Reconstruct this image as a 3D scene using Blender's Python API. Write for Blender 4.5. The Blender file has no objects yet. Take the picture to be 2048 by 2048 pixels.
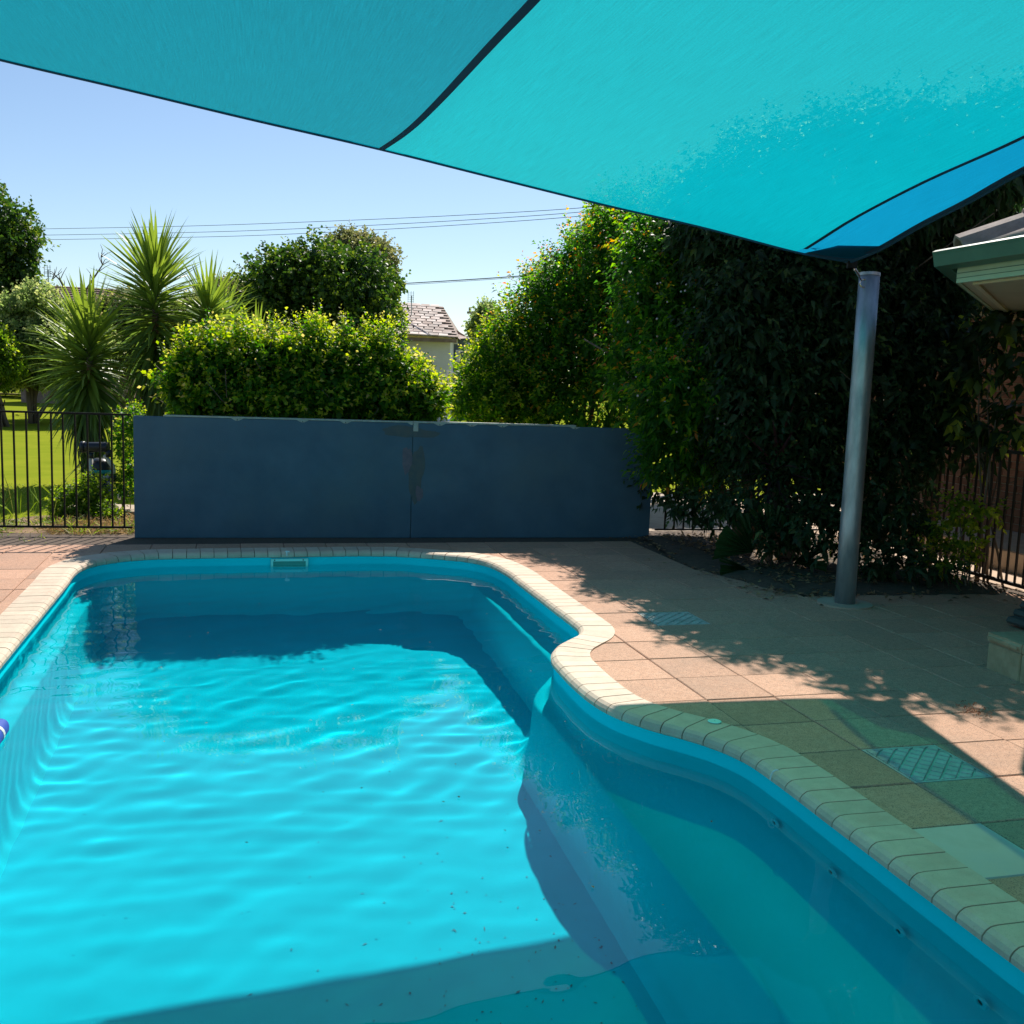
import bpy, bmesh, math, random
import numpy as np
from mathutils import Vector, Matrix
R = math.radians
S = bpy.context.scene
random.seed(7)
# ------------------------------------------------------------------ camera
CH, FPX, PITCH, ROLL = 1.653, 2031.0, R(7.3413), R(2.0618)
cam = bpy.data.cameras.new('camera'); camo = bpy.data.objects.new('camera', cam)
S.collection.objects.link(camo); S.camera = camo
cam.sensor_width = 36; cam.lens = 36 * FPX / 2048; cam.clip_end = 2000; cam.clip_start = 0.05
cp, sp, cr, sr = math.cos(PITCH), math.sin(PITCH), math.cos(ROLL), math.sin(ROLL)
fwd = Vector((0, cp, -sp)); rt0 = Vector((1, 0, 0)); up0 = Vector((0, sp, cp))
rt = rt0 * cr + up0 * sr      # image right
up = up0 * cr - rt0 * sr
camo.matrix_world = Matrix(((rt.x, up.x, -fwd.x, 0), (rt.y, up.y, -fwd.y, 0), (rt.z, up.z, -fwd.z, CH), (0, 0, 0, 1)))
def ray(px, py):
    u, v = px - 1024, py - 1024
    r = rt * u - up * v + fwd * FPX
    return r / FPX
def at(px, py, Y):
    """point seen at pixel (px,py) of the 2048 photo, Y metres ahead"""
    r = ray(px, py); t = Y / r.y
    return Vector((r.x * t, Y, CH + r.z * t))
# ------------------------------------------------------------------ light
AZ, EL = R(-98.5), R(46.3)      # direction the shadows fall, sun height
w = bpy.data.worlds.new('World'); S.world = w; w.use_nodes = True
nt = w.node_tree; sky = nt.nodes.new('ShaderNodeTexSky'); sky.sky_type = 'NISHITA'; sky.sun_disc = False
sky.sun_elevation = EL; sky.sun_rotation = math.pi / 2 - (AZ + math.pi)
sky.air_density = 1.0; sky.dust_density = 0.3; sky.ozone_density = 3.5; sky.altitude = 100
nt.links.new(sky.outputs[0], nt.nodes['Background'].inputs[0]); nt.nodes['Background'].inputs[1].default_value = 0.09
sun = bpy.data.lights.new('sun', 'SUN'); sun.energy = 5.0; sun.angle = R(0.5); sun.color = (1, 0.93, 0.83)
suno = bpy.data.objects.new('sun', sun); S.collection.objects.link(suno)
SD = Vector((math.cos(AZ) * math.cos(EL), math.sin(AZ) * math.cos(EL), -math.sin(EL)))
suno.rotation_euler = SD.to_track_quat('-Z', 'Y').to_euler(); suno.location = (3, 20, 20)
sun.cycles.is_caustics_light = True
vs = S.view_settings; vs.view_transform = 'Standard'; vs.look = 'None'; vs.exposure = 0.45; vs.gamma = 1; vs.use_curve_mapping = False
cy = S.cycles; cy.use_denoising = True; cy.caustics_refractive = True; cy.caustics_reflective = False
cy.sample_clamp_indirect = 3; cy.max_bounces = 10; cy.transparent_max_bounces = 16; cy.diffuse_bounces = 4; cy.transmission_bounces = 6; cy.glossy_bounces = 3
# ------------------------------------------------------------------ helpers
CR, SR = math.cos(R(15)), math.sin(R(15))
def W(u, v, z=0.0):
    """yard frame (square to pool and pavers) -> world"""
    return Vector((u * CR - v * SR, u * SR + v * CR, z))
YARD = Matrix.Rotation(R(15), 4, 'Z')
def tag(o, label=None, cat=None, group=None, kind=None):
    if label: o['label'] = label
    if cat: o['category'] = cat
    if group: o['group'] = group
    if kind: o['kind'] = kind
    return o
def empty(name, loc=(0, 0, 0), rz=0.0, **k):
    o = bpy.data.objects.new(name, None); S.collection.objects.link(o)
    o.location = loc; o.rotation_euler = (0, 0, rz); o.empty_display_size = .1
    return tag(o, **k)
def link(name, me, parent=None, mat=None, smooth=False, M=None):
    if mat is not None:
        for m in (mat if isinstance(mat, (list, tuple)) else [mat]): me.materials.append(m)
    if smooth: me.shade_smooth()
    o = bpy.data.objects.new(name, me); S.collection.objects.link(o)
    if parent is not None: o.parent = parent
    if M is not None: o.matrix_local = M
    return o
def bm_obj(name, bm, parent=None, mat=None, smooth=False, M=None, bevel=0):
    if bevel:
        bmesh.ops.bevel(bm, geom=[e for e in bm.edges], offset=bevel, segments=1, affect='EDGES', clamp_overlap=True)
    me = bpy.data.meshes.new(name); bm.normal_update(); bm.to_mesh(me); bm.free()
    return link(name, me, parent, mat, smooth, M)
def box(bm, x0, x1, y0, y1, z0, z1, M=None):
    vs_ = [bm.verts.new((M @ Vector((x, y, z))) if M else (x, y, z)) for x in (x0, x1) for y in (y0, y1) for z in (z0, z1)]
    for f in ((0, 1, 3, 2), (4, 6, 7, 5), (0, 4, 5, 1), (2, 3, 7, 6), (0, 2, 6, 4), (1, 5, 7, 3)):
        bm.faces.new([vs_[i] for i in f])
def tube(bm, pts, r, n=8, cap=True, r1=None):
    pts = [Vector(p) for p in pts]; rings = []
    t0 = (pts[1] - pts[0]).normalized()
    a = t0.orthogonal().normalized()
    for i, p in enumerate(pts):
        t = (pts[min(i + 1, len(pts) - 1)] - pts[max(i - 1, 0)]).normalized()
        a = (a - t * a.dot(t)).normalized(); b = t.cross(a)
        rr = r if r1 is None else r + (r1 - r) * i / (len(pts) - 1)
        if isinstance(r, (list, tuple)): rr = r[i]
        rings.append([bm.verts.new(p + (a * math.cos(2 * math.pi * k / n) + b * math.sin(2 * math.pi * k / n)) * rr) for k in range(n)])
    for i in range(len(rings) - 1):
        for k in range(n):
            bm.faces.new((rings[i][k], rings[i][(k + 1) % n], rings[i + 1][(k + 1) % n], rings[i + 1][k]))
    if cap:
        bm.faces.new(rings[0][::-1]); bm.faces.new(rings[-1])
def prism(bm, poly, z0, z1):
    a = [bm.verts.new((x, y, z0)) for x, y in poly]; b = [bm.verts.new((x, y, z1)) for x, y in poly]
    n = len(poly)
    for i in range(n): bm.faces.new((a[i], a[(i + 1) % n], b[(i + 1) % n], b[i]))
    bm.faces.new(a[::-1]); bm.faces.new(b)
# ------------------------------------------------------------------ materials
def N(nt, t, **k):
    n = nt.nodes.new(t)
    for a, b in k.items():
        if a.startswith('_'): setattr(n, a[1:], b)
        else: n.inputs[a.replace('9', ' ')].default_value = b
    return n
def mat(name, col=(.5, .5, .5), rough=.7, metal=0.0, spec=.5):
    m = bpy.data.materials.new(name); m.use_nodes = True; b = m.node_tree.nodes['Principled BSDF']
    b.inputs['Base Color'].default_value = (*col, 1); b.inputs['Roughness'].default_value = rough
    b.inputs['Metallic'].default_value = metal; b.inputs['Specular IOR Level'].default_value = spec
    return m
def noisy(name, c0, c1, scale=8, rough=.8, detail=5, bump=0.0, bscale=60, c2=None, s2=1.2, f2=.5, metal=0.0, spec=.4, objvar=0.0, coords='Object', stretch=None, speck=None):
    """two colours mixed by noise, optional larger stain colour, per-object value shift, speckles and bump"""
    m = mat(name, c0, rough, metal, spec); t = m.node_tree; b = t.nodes['Principled BSDF']; L = t.links.new
    tc = N(t, 'ShaderNodeTexCoord'); src = tc.outputs[coords]
    if coords == 'World':
        pass
    if stretch:
        mp = N(t, 'ShaderNodeMapping'); mp.inputs['Scale'].default_value = stretch; L(src, mp.inputs[0]); src = mp.outputs[0]
    if objvar:
        oi = N(t, 'ShaderNodeObjectInfo'); ad = N(t, 'ShaderNodeVectorMath', _operation='ADD')
        ml = N(t, 'ShaderNodeMath', _operation='MULTIPLY'); ml.inputs[1].default_value = 37.0
        L(oi.outputs['Random'], ml.inputs[0]); L(src, ad.inputs[0]); L(ml.outputs[0], ad.inputs[1]); src = ad.outputs[0]
    n1 = N(t, 'ShaderNodeTexNoise', Scale=scale, Detail=detail, Roughness=.6); L(src, n1.inputs['Vector'])
    r1 = N(t, 'ShaderNodeValToRGB'); r1.color_ramp.elements[0].position = .32; r1.color_ramp.elements[1].position = .68
    r1.color_ramp.elements[0].color = (*c0, 1); r1.color_ramp.elements[1].color = (*c1, 1)
    L(n1.outputs['Fac'], r1.inputs[0]); out = r1.outputs[0]
    if c2:
        n2 = N(t, 'ShaderNodeTexNoise', Scale=s2, Detail=6, Roughness=.65); L(src, n2.inputs['Vector'])
        r2 = N(t, 'ShaderNodeValToRGB'); r2.color_ramp.elements[0].position = .48; r2.color_ramp.elements[1].position = .72
        r2.color_ramp.elements[0].color = (0, 0, 0, 1); r2.color_ramp.elements[1].color = (f2, f2, f2, 1)
        L(n2.outputs['Fac'], r2.inputs[0])
        mx = N(t, 'ShaderNodeMix', _data_type='RGBA'); L(r2.outputs[0], mx.inputs[0]); L(out, mx.inputs[6]); mx.inputs[7].default_value = (*c2, 1); out = mx.outputs[2]
    if speck:
        vo = N(t, 'ShaderNodeTexVoronoi', Scale=speck[0]); L(src, vo.inputs['Vector'])
        lt = N(t, 'ShaderNodeMath', _operation='LESS_THAN'); sep = N(t, 'ShaderNodeSeparateColor'); L(vo.outputs['Color'], sep.inputs[0])
        L(sep.outputs[0], lt.inputs[0]); lt.inputs[1].default_value = speck[1]
        ml2 = N(t, 'ShaderNodeMath', _operation='MULTIPLY'); L(lt.outputs[0], ml2.inputs[0]); ml2.inputs[1].default_value = speck[3] if len(speck) > 3 else .6
        mx = N(t, 'ShaderNodeMix', _data_type='RGBA'); L(ml2.outputs[0], mx.inputs[0]); L(out, mx.inputs[6]); mx.inputs[7].default_value = (*speck[2], 1); out = mx.outputs[2]
    if objvar:
        hs = N(t, 'ShaderNodeHueSaturation'); mr = N(t, 'ShaderNodeMapRange'); L(oi.outputs['Random'], mr.inputs[0])
        mr.inputs[3].default_value = 1 - objvar; mr.inputs[4].default_value = 1 + objvar; L(mr.outputs[0], hs.inputs['Value']); L(out, hs.inputs['Color']); out = hs.outputs[0]
    L(out, b.inputs['Base Color'])
    if bump:
        n3 = N(t, 'ShaderNodeTexNoise', Scale=bscale, Detail=4, Roughness=.7); L(src, n3.inputs['Vector'])
        bp = N(t, 'ShaderNodeBump', Strength=bump, Distance=.01); L(n3.outputs['Fac'], bp.inputs['Height']); L(bp.outputs[0], b.inputs['Normal'])
    return m
def leafmat(name, stops, trans=.45, rough=.5, spec=.3):
    """leaf colour from the per-leaf attribute 'age'; light passes through the blade"""
    m = bpy.data.materials.new(name); m.use_nodes = True; t = m.node_tree; L = t.links.new; t.nodes.clear()
    o = N(t, 'ShaderNodeOutputMaterial'); a = N(t, 'ShaderNodeAttribute', _attribute_name='age')
    r = N(t, 'ShaderNodeValToRGB'); e = r.color_ramp.elements
    while len(e) > 1: e.remove(e[-1])
    e[0].position = stops[0][0]; e[0].color = (*stops[0][1], 1)
    for p, c in stops[1:]:
        q = e.new(p); q.color = (*c, 1)
    L(a.outputs['Fac'], r.inputs[0])
    pb = N(t, 'ShaderNodeBsdfPrincipled'); pb.inputs['Roughness'].default_value = rough; pb.inputs['Specular IOR Level'].default_value = spec
    L(r.outputs[0], pb.inputs['Base Color'])
    tr = N(t, 'ShaderNodeBsdfTranslucent'); hs = N(t, 'ShaderNodeHueSaturation', Saturation=1.1, Value=2.3); L(r.outputs[0], hs.inputs['Color']); L(hs.outputs[0], tr.inputs[0])
    mx = N(t, 'ShaderNodeMixShader'); mx.inputs[0].default_value = trans; L(pb.outputs[0], mx.inputs[1]); L(tr.outputs[0], mx.inputs[2]); L(mx.outputs[0], o.inputs[0])
    return m
M = {}
M['paver'] = noisy('paver', (.50, .275, .175), (.60, .35, .235), 30, .85, bump=.35, bscale=160, c2=(.33, .23, .17), s2=2.0, f2=.45, objvar=.10, speck=(330, .16, (.16, .10, .08), .75))
M['smooth_paver'] = noisy('smooth_paver', (.56, .50, .40), (.66, .60, .50), 6, .8, bump=.15, bscale=80, c2=(.36, .36, .34), s2=3, f2=.5)
M['lattice'] = noisy('lattice', (.46, .45, .40), (.58, .56, .50), 20, .8, bump=.5, bscale=90, c2=(.25, .24, .2), s2=6, f2=.6)
M['joint'] = noisy('joint_sand', (.09, .065, .048), (.14, .10, .075), 40, .95, bump=.4, bscale=200)
M['coping'] = noisy('coping', (.56, .45, .34), (.66, .53, .40), 14, .7, bump=.2, bscale=120, c2=(.54, .33, .24), s2=5, f2=.5, objvar=.07, speck=(420, .04, (.4, .3, .22), .5))
M['grout'] = noisy('grout', (.11, .075, .055), (.18, .125, .09), 30, .95)
M['shell'] = noisy('pool_shell', (.003, .72, .84), (.005, .76, .88), 1.5, .45, c2=(.003, .68, .80), s2=1.1, f2=.5, spec=.0)  # same fibreglass as the floor, lightened: underwater bounce light put into the colour
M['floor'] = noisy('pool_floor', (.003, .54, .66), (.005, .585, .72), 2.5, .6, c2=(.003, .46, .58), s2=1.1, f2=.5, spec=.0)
M['wall'] = noisy('blue_paint', (.050, .108, .165), (.072, .142, .205), 2.2, .8, bump=.45, bscale=110, c2=(.085, .145, .17), s2=.8, f2=.55)
M['cap'] = noisy('cap_strip', (.26, .33, .31), (.38, .44, .41), 20, .5, c2=(.25, .2, .15), s2=9, f2=.6)
M['black'] = mat('black_powdercoat', (.010, .010, .009), .5, 0, .15)
M['brown_black'] = noisy('weathered_black', (.02, .014, .010), (.035, .02, .014), 30, .5)
M['galv'] = noisy('galvanised', (.24, .29, .32), (.46, .50, .53), 13, .42, metal=.6, c2=(.22, .20, .18), s2=4, f2=.6, bump=.12, bscale=40, stretch=(1, 1, .25))
M['steel'] = mat('stainless', (.6, .6, .6), .25, 1.0)
M['soil'] = noisy('soil', (.05, .038, .028), (.11, .08, .055), 25, .95, bump=.9, bscale=40, c2=(.12, .08, .05), s2=6, f2=.5)
M['litter'] = noisy('leaf_litter', (.16, .09, .05), (.30, .19, .10), 5, .9, objvar=.0)
M['grass'] = noisy('lawn', (.18, .23, .018), (.24, .285, .024), 1.2, 1.0, bump=.6, bscale=30, c2=(.30, .31, .03), s2=.25, f2=.6, spec=0)
M['cream'] = noisy('cream_paint', (.62, .56, .40), (.68, .62, .46), 5, .6)
M['cream2'] = noisy('cream_soffit', (.50, .46, .33), (.56, .51, .38), 3, .7, c2=(.42, .36, .25), s2=2, f2=.5)
M['palegreen'] = noisy('pale_green_paint', (.38, .50, .36), (.44, .56, .41), 6, .55)
M['gutter'] = noisy('green_gutter', (.045, .13, .10), (.06, .16, .12), 6, .4)
M['tilegrey'] = noisy('roof_tile', (.26, .21, .18), (.38, .32, .28), 12, .85, bump=.3, bscale=80, c2=(.15, .13, .12), s2=5, f2=.6, objvar=.12)
M['brick'] = noisy('brick', (.27, .115, .075), (.36, .17, .11), 14, .9, bump=.4, bscale=120, objvar=.22)
M['mortar'] = noisy('mortar', (.40, .33, .26), (.48, .40, .32), 20, .95)
M['concrete'] = noisy('concrete', (.42, .33, .25), (.52, .42, .32), 9, .9, bump=.3, bscale=80, c2=(.28, .22, .17), s2=2, f2=.5)
M['stone'] = noisy('limestone', (.34, .28, .17), (.46, .39, .25), 7, .9, bump=.7, bscale=35, c2=(.20, .18, .10), s2=5, f2=.7)
M['white'] = noisy('white_render', (.76, .72, .86), (.82, .79, .90), 4, .8)
M['bluegrey'] = noisy('blue_grey_cladding', (.10, .13, .20), (.13, .17, .25), 4, .7)
M['pinktile'] = noisy('terracotta_tile', (.30, .22, .18), (.50, .40, .35), 3.3, .85, detail=2, c2=(.2, .1, .08), s2=2.2, f2=.7)
M['browntile'] = noisy('brown_tile', (.22, .14, .11), (.36, .25, .21), 4, .85, c2=(.14, .09, .08), s2=3, f2=.6)
M['glassdark'] = mat('window_glass', (.03, .04, .05), .08, 0, .8)
M['glasspale'] = mat('window_pale', (.45, .5, .5), .15, 0, .8)
M['pvc'] = noisy('pvc', (.42, .41, .38), (.5, .49, .45), 9, .45)
M['pump'] = noisy('black_plastic', (.012, .018, .030), (.02, .028, .042), 12, .4)
M['tankblue'] = mat('tank_blue', (.006, .022, .075), .35)
M['teal'] = mat('teal_band', (.01, .30, .32), .4)
M['wood'] = noisy('grey_timber', (.22, .18, .14), (.3, .25, .2), 12, .85)
M['bark'] = noisy('bark', (.10, .075, .055), (.19, .145, .105), 14, .95, bump=.8, bscale=30, stretch=(1, 1, .2))
M['redbark'] = noisy('red_bark', (.20, .07, .04), (.30, .12, .07), 10, .9, bump=.5, bscale=30, stretch=(1, 1, .2))
M['deadleaf'] = noisy('dead_leaf', (.16, .12, .085), (.27, .21, .15), 6, .9)
M['wire'] = mat('cable', (.05, .05, .055), .6)
M['foam'] = noisy('blue_foam', (.012, .06, .36), (.016, .08, .42), 30, .7)
M['whiteplastic'] = mat('white_plastic', (.75, .78, .76), .35)
M['skim'] = mat('pale_aqua_plastic', (.36, .86, .76), .4)
M['dark'] = mat('dark_opening', (.01, .05, .05), .6)
M['cover'] = noisy('grey_cover', (.055, .065, .062), (.08, .09, .085), 8, .9)
M['grassblade'] = leafmat('grass_blade', [(0, (.10, .17, .02)), (.6, (.20, .27, .03)), (1, (.38, .32, .12))], .4, .5)
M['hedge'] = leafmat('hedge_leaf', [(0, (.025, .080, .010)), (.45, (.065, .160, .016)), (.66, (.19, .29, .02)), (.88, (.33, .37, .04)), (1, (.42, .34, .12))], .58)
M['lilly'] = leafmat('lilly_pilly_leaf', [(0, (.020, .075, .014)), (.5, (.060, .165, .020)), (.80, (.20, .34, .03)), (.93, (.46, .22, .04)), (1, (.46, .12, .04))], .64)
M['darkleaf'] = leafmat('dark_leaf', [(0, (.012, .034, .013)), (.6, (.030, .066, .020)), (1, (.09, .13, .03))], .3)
M['yucca'] = leafmat('yucca_leaf', [(0, (.045, .085, .035)), (.5, (.085, .145, .035)), (1, (.21, .28, .045))], .35, .4)
M['fig'] = leafmat('fig_leaf', [(0, (.018, .050, .010)), (.5, (.05, .105, .016)), (1, (.22, .28, .035))], .35)
M['olive'] = leafmat('olive_leaf', [(0, (.08, .09, .04)), (.5, (.17, .19, .07)), (1, (.36, .31, .14))], .4, .5)
M['olive2'] = leafmat('pale_bush_leaf', [(0, (.09, .13, .05)), (.5, (.19, .26, .08)), (1, (.42, .42, .18))], .5, .5)
M['lime'] = leafmat('lime_leaf', [(0, (.05, .10, .015)), (.5, (.12, .20, .02)), (1, (.32, .36, .05))], .6)
M['fan'] = leafmat('fan_palm_leaf', [(0, (.010, .035, .010)), (1, (.025, .07, .018))], .15)
M['cordy'] = leafmat('cordyline_leaf', [(0, (.03, .02, .022)), (1, (.08, .03, .035))], .25)
# ------------------------------------------------------------------ pool outline (yard frame)
ctrl = [(-1.31, 1.9), (-1.31, 4), (-1.31, 6), (-1.31, 8.2), (-1.31, 8.85), (-1.24, 9.12), (-1.08, 9.33), (-.80, 9.47), (-.35, 9.51), (.4, 9.53), (1.15, 9.545), (1.45, 9.50), (1.74, 9.36), (2.02, 9.18), (2.17, 8.95), (2.235, 8.55), (2.24, 7.9), (2.24, 7.1), (2.24, 6.62), (2.225, 6.40), (2.16, 6.25), (2.05, 6.13), (1.94, 6.0), (1.86, 5.85), (1.815, 5.68), (1.80, 5.45), (1.795, 5.15), (1.81, 4.92), (1.86, 4.72), (1.96, 4.53), (2.08, 4.37), (2.17, 4.22), (2.225, 4.05), (2.245, 3.8), (2.25, 3.3), (2.255, 2.6), (2.26, 1.9), (2.22, 1.45), (2.0, 1.15), (1.6, 1.05), (.4, 1.05), (-.7, 1.05), (-1.1, 1.15), (-1.28, 1.45)]
def smooth_closed(c, step):
    P = [Vector((*p, 0)) for p in c]; n = len(P); out = []
    for i in range(n):
        p0, p1, p2, p3 = P[i - 1], P[i], P[(i + 1) % n], P[(i + 2) % n]
        k = max(2, int((p2 - p1).length / .01))
        # centripetal catmull-rom
        t0 = 0; t1 = (p1 - p0).length ** .5; t2 = t1 + (p2 - p1).length ** .5; t3 = t2 + (p3 - p2).length ** .5
        for j in range(k):
            t = t1 + (t2 - t1) * j / k
            A1 = p0 * ((t1 - t) / (t1 - t0)) + p1 * ((t - t0) / (t1 - t0)); A2 = p1 * ((t2 - t) / (t2 - t1)) + p2 * ((t - t1) / (t2 - t1)); A3 = p2 * ((t3 - t) / (t3 - t2)) + p3 * ((t - t2) / (t3 - t2))
            B1 = A1 * ((t2 - t) / (t2 - t0)) + A2 * ((t - t0) / (t2 - t0)); B2 = A2 * ((t3 - t) / (t3 - t1)) + A3 * ((t - t1) / (t3 - t1))
            out.append(B1 * ((t2 - t) / (t2 - t1)) + B2 * ((t - t1) / (t2 - t1)))
    out = np.array([(p.x, p.y) for p in out]); d = np.r_[0, np.cumsum(np.linalg.norm(np.diff(np.vstack([out, out[:1]]), axis=0), axis=1))]
    tot = d[-1]; n = int(round(tot / step)); s = np.linspace(0, tot, n, endpoint=False)
    cl = np.vstack([out, out[:1]])
    return np.stack([np.interp(s, d, cl[:, 0]), np.interp(s, d, cl[:, 1])], 1)
def normals(P):   # outward (pool is traversed clockwise seen from above: left side going up, then right)
    T = np.roll(P, -1, 0) - np.roll(P, 1, 0); T /= np.linalg.norm(T, axis=1)[:, None]
    return np.stack([-T[:, 1], T[:, 0]], 1)
TILE = .1195
NSUB = 4
O0 = smooth_closed(ctrl, TILE / NSUB)
while len(O0) % NSUB: O0 = smooth_closed(ctrl, TILE / NSUB * (len(O0) / (len(O0) - 1.0)))  if False else O0[:-1]
NO = normals(O0)
def inside(P, poly):
    x, y = P[:, 0], P[:, 1]; c = np.zeros(len(P), bool); n = len(poly); j = n - 1
    for i in range(n):
        xi, yi, xj, yj = *poly[i], *poly[j]
        m = ((yi > y) != (yj > y)) & (x < (xj - xi) * (y - yi) / (yj - yi + 1e-12) + xi); c ^= m; j = i
    return c
# ------------------------------------------------------------------ setting: ground
g = bmesh.new()
def quad(bm, pts): bm.faces.new([bm.verts.new(p) for p in pts])
U0, U1, V0, V1 = -9, 6.6, -9, 10.9
for (a, b, c, d) in ((-700, U0, -300, 900), (U1, 700, -300, 900), (U0, U1, V1, 900), (U0, U1, -300, V0)):
    quad(g, [W(a, c, -.035), W(b, c, -.035), W(b, d, -.035), W(a, d, -.035)])
o = bm_obj('lawn_ground', g, mat=M['grass']); tag(o, kind='structure', label='bright green mown lawn stretching behind the pool fence')
b = bmesh.new(); prism(b, [(U0, V0), (U1, V0), (U1, V1), (U0, V1)], -.2, -.022); bmesh.ops.recalc_face_normals(b, faces=b.faces)
deck = bm_obj('pool_deck', b, mat=M['joint']); deck.matrix_world = YARD; tag(deck, kind='structure', label='pinkish exposed aggregate paving around the pool')
cb = bmesh.new(); mid = O0 + NO * .10; prism(cb, [tuple(p) for p in mid[::2]], -1, 1)
bmesh.ops.recalc_face_normals(cb, faces=cb.faces)
cutter = bm_obj('cutter', cb); cutter.matrix_world = YARD
dg = bpy.context.evaluated_depsgraph_get
def cut(o):
    md = o.modifiers.new('b', 'BOOLEAN'); md.operation = 'DIFFERENCE'; md.object = cutter; md.solver = 'EXACT'
    ev = o.evaluated_get(dg()); me = bpy.data.meshes.new_from_object(ev); o.modifiers.remove(md); return me
me = cut(deck); deck.data = me
# pavers
PG = .403; A0u, A0v = 0.868 * CR + 6.041 * SR, -0.868 * SR + 6.041 * CR
def paver_mesh(w=.3985, d=.3985, bev=.005):
    b = bmesh.new(); box(b, -w / 2, w / 2, -d / 2, d / 2, -.018, 0); bmesh.ops.recalc_face_normals(b, faces=b.faces)
    bmesh.ops.bevel(b, geom=[e for e in b.edges if all(v.co.z > -.001 for v in e.verts)], offset=bev, segments=1, affect='EDGES')
    me = bpy.data.meshes.new('paver'); b.to_mesh(me); b.free(); me.materials.append(M['paver']); return me
pmesh = paver_mesh()
def camvis(P, mg=60):
    r = P - Vector((0, 0, CH)); z = r.dot(fwd)
    if z < .1: return False
    x = 1024 + r.dot(rt) / z * FPX; y = 1024 - r.dot(up) / z * FPX
    return -mg < x < 2048 + mg and -mg < y < 2048 + mg
rp = random.Random(3)
rest = bmesh.new(); cnt = 0; special = {}
outer_poly = O0 + NO * .235; inner_poly = mid
for i in range(-16, 12):
    for j in range(-11, 14):
        cu, cv = A0u + (i + .5) * PG, A0v - (j + .5) * PG
        if cv > 10.66 or cu > 6.4 or cu < -8: continue
        cor = np.array([(cu + a * .2, cv + b_ * .2) for a in (-1, -.5, 0, .5, 1) for b_ in (-1, -.5, 0, .5, 1)])
        ino = inside(cor, outer_poly)
        if ino.all(): continue
        if cu > 4.35 and 7.2 < cv < 10.2 and cv > 7.2 + (4.9 - cu) * 0: continue
        if cu > 3.9 and cv > 8.3: continue
        vis = camvis(W(cu, cv), 170)
        dz = rp.uniform(-.0025, .002); rot = rp.uniform(-.004, .004)
        Mx = YARD @ Matrix.Translation((cu, cv, dz)) @ Matrix.Rotation(rot, 4, 'Z') @ Matrix.Rotation(rp.uniform(-.004, .004), 4, 'X')
        if not vis or cnt >= 296:
            if cv < -2 or cu > 6: continue
            if inside(cor, inner_poly).any(): continue
            t = bmesh.new(); t.from_mesh(pmesh); t.transform(Mx); tm = bpy.data.meshes.new('t'); t.to_mesh(tm); t.free(); rest.from_mesh(tm); bpy.data.meshes.remove(tm); continue
        o = bpy.data.objects.new('paver', pmesh); S.collection.objects.link(o); o.matrix_world = Mx; cnt += 1
        if inside(cor, inner_poly).any():
            o.data = cut(o)
            if not len(o.data.polygons): bpy.data.objects.remove(o); cnt -= 1; continue
        o.parent = deck; o.matrix_parent_inverse = deck.matrix_world.inverted()
        special[(i, j)] = o
print('pavers', cnt)
o = bm_obj('distant_paving', rest, parent=deck, mat=M['paver']); o.matrix_parent_inverse = deck.matrix_world.inverted(); tag(o, kind='stuff')
bpy.data.objects.remove(cutter)
def lattice_paver(slot, label):
    """cast lid with crossed grooves: raised lozenges on a recessed plate"""
    src = special.get(slot)
    if not src: return
    Mx = src.matrix_world.copy(); bpy.data.objects.remove(src)
    b = bmesh.new(); box(b, -.199, .199, -.199, .199, -.018, -.007)
    rim = .012
    for (x0, x1, y0, y1) in ((-.199, .199, -.199, -.199 + rim), (-.199, .199, .199 - rim, .199), (-.199, -.199 + rim, -.199 + rim, .199 - rim), (.199 - rim, .199, -.199 + rim, .199 - rim)):
        box(b, x0, x1, y0, y1, -.0069, 0)
    # lozenge cells of a diagonal lattice clipped to the square
    p = .058; gp = .0032
    def clip(poly, ax, s, lim):
        out = []
        for k in range(len(poly)):
            a, c = poly[k], poly[(k + 1) % len(poly)]; ia, ic = s * a[ax] <= lim, s * c[ax] <= lim
            if ia: out.append(a)
            if ia != ic:
                f = (lim - s * a[ax]) / (s * c[ax] - s * a[ax]); out.append((a[0] + (c[0] - a[0]) * f, a[1] + (c[1] - a[1]) * f))
        return out
    for a in range(-8, 9):
        for c in range(-8, 9):
            h = p / 2 - gp; q = [(a * p + sx * h, c * p + sy * h) for sx, sy in ((-1, -1), (1, -1), (1, 1), (-1, 1))]
            q = [((x - y) * .7071, (x + y) * .7071) for x, y in q]
            for ax, s in ((0, 1), (0, -1), (1, 1), (1, -1)):
                if q: q = clip(q, ax, s, .184)
            if len(q) < 3: continue
            ar = abs(sum(q[k][0] * q[(k + 1) % len(q)][1] - q[(k + 1) % len(q)][0] * q[k][1] for k in range(len(q)))) / 2
            if ar < 5e-5: continue
            cx = sum(x for x, y in q) / len(q); cy_ = sum(y for x, y in q) / len(q)
            top = [(cx + (x - cx) * .86, cy_ + (y - cy_) * .86) for x, y in q]
            lo = [b.verts.new((x, y, -.0069)) for x, y in q]; hi = [b.verts.new((x, y, .0005 + rp.uniform(0, .001))) for x, y in top]
            for k in range(len(q)): b.faces.new((lo[k], lo[(k + 1) % len(q)], hi[(k + 1) % len(q)], hi[k]))
            b.faces.new(hi)
    o = bm_obj('lattice_paver', b, parent=deck, mat=M['lattice']); o.matrix_world = Mx; tag(o, label=label)
    return o
lattice_paver((2, 4) if False else (1, 4), 'pale patterned drain cover paver cut by crossed dark grooves')
lattice_paver((1, -3), 'patterned drain cover paver half in leaf shadow')
for s in ((0, 6),):
    if s in special:
        o = special[s]; o.data = o.data.copy(); o.data.materials[0] = M['smooth_paver']; o['label'] = 'smooth pale cement paver without aggregate'
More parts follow.
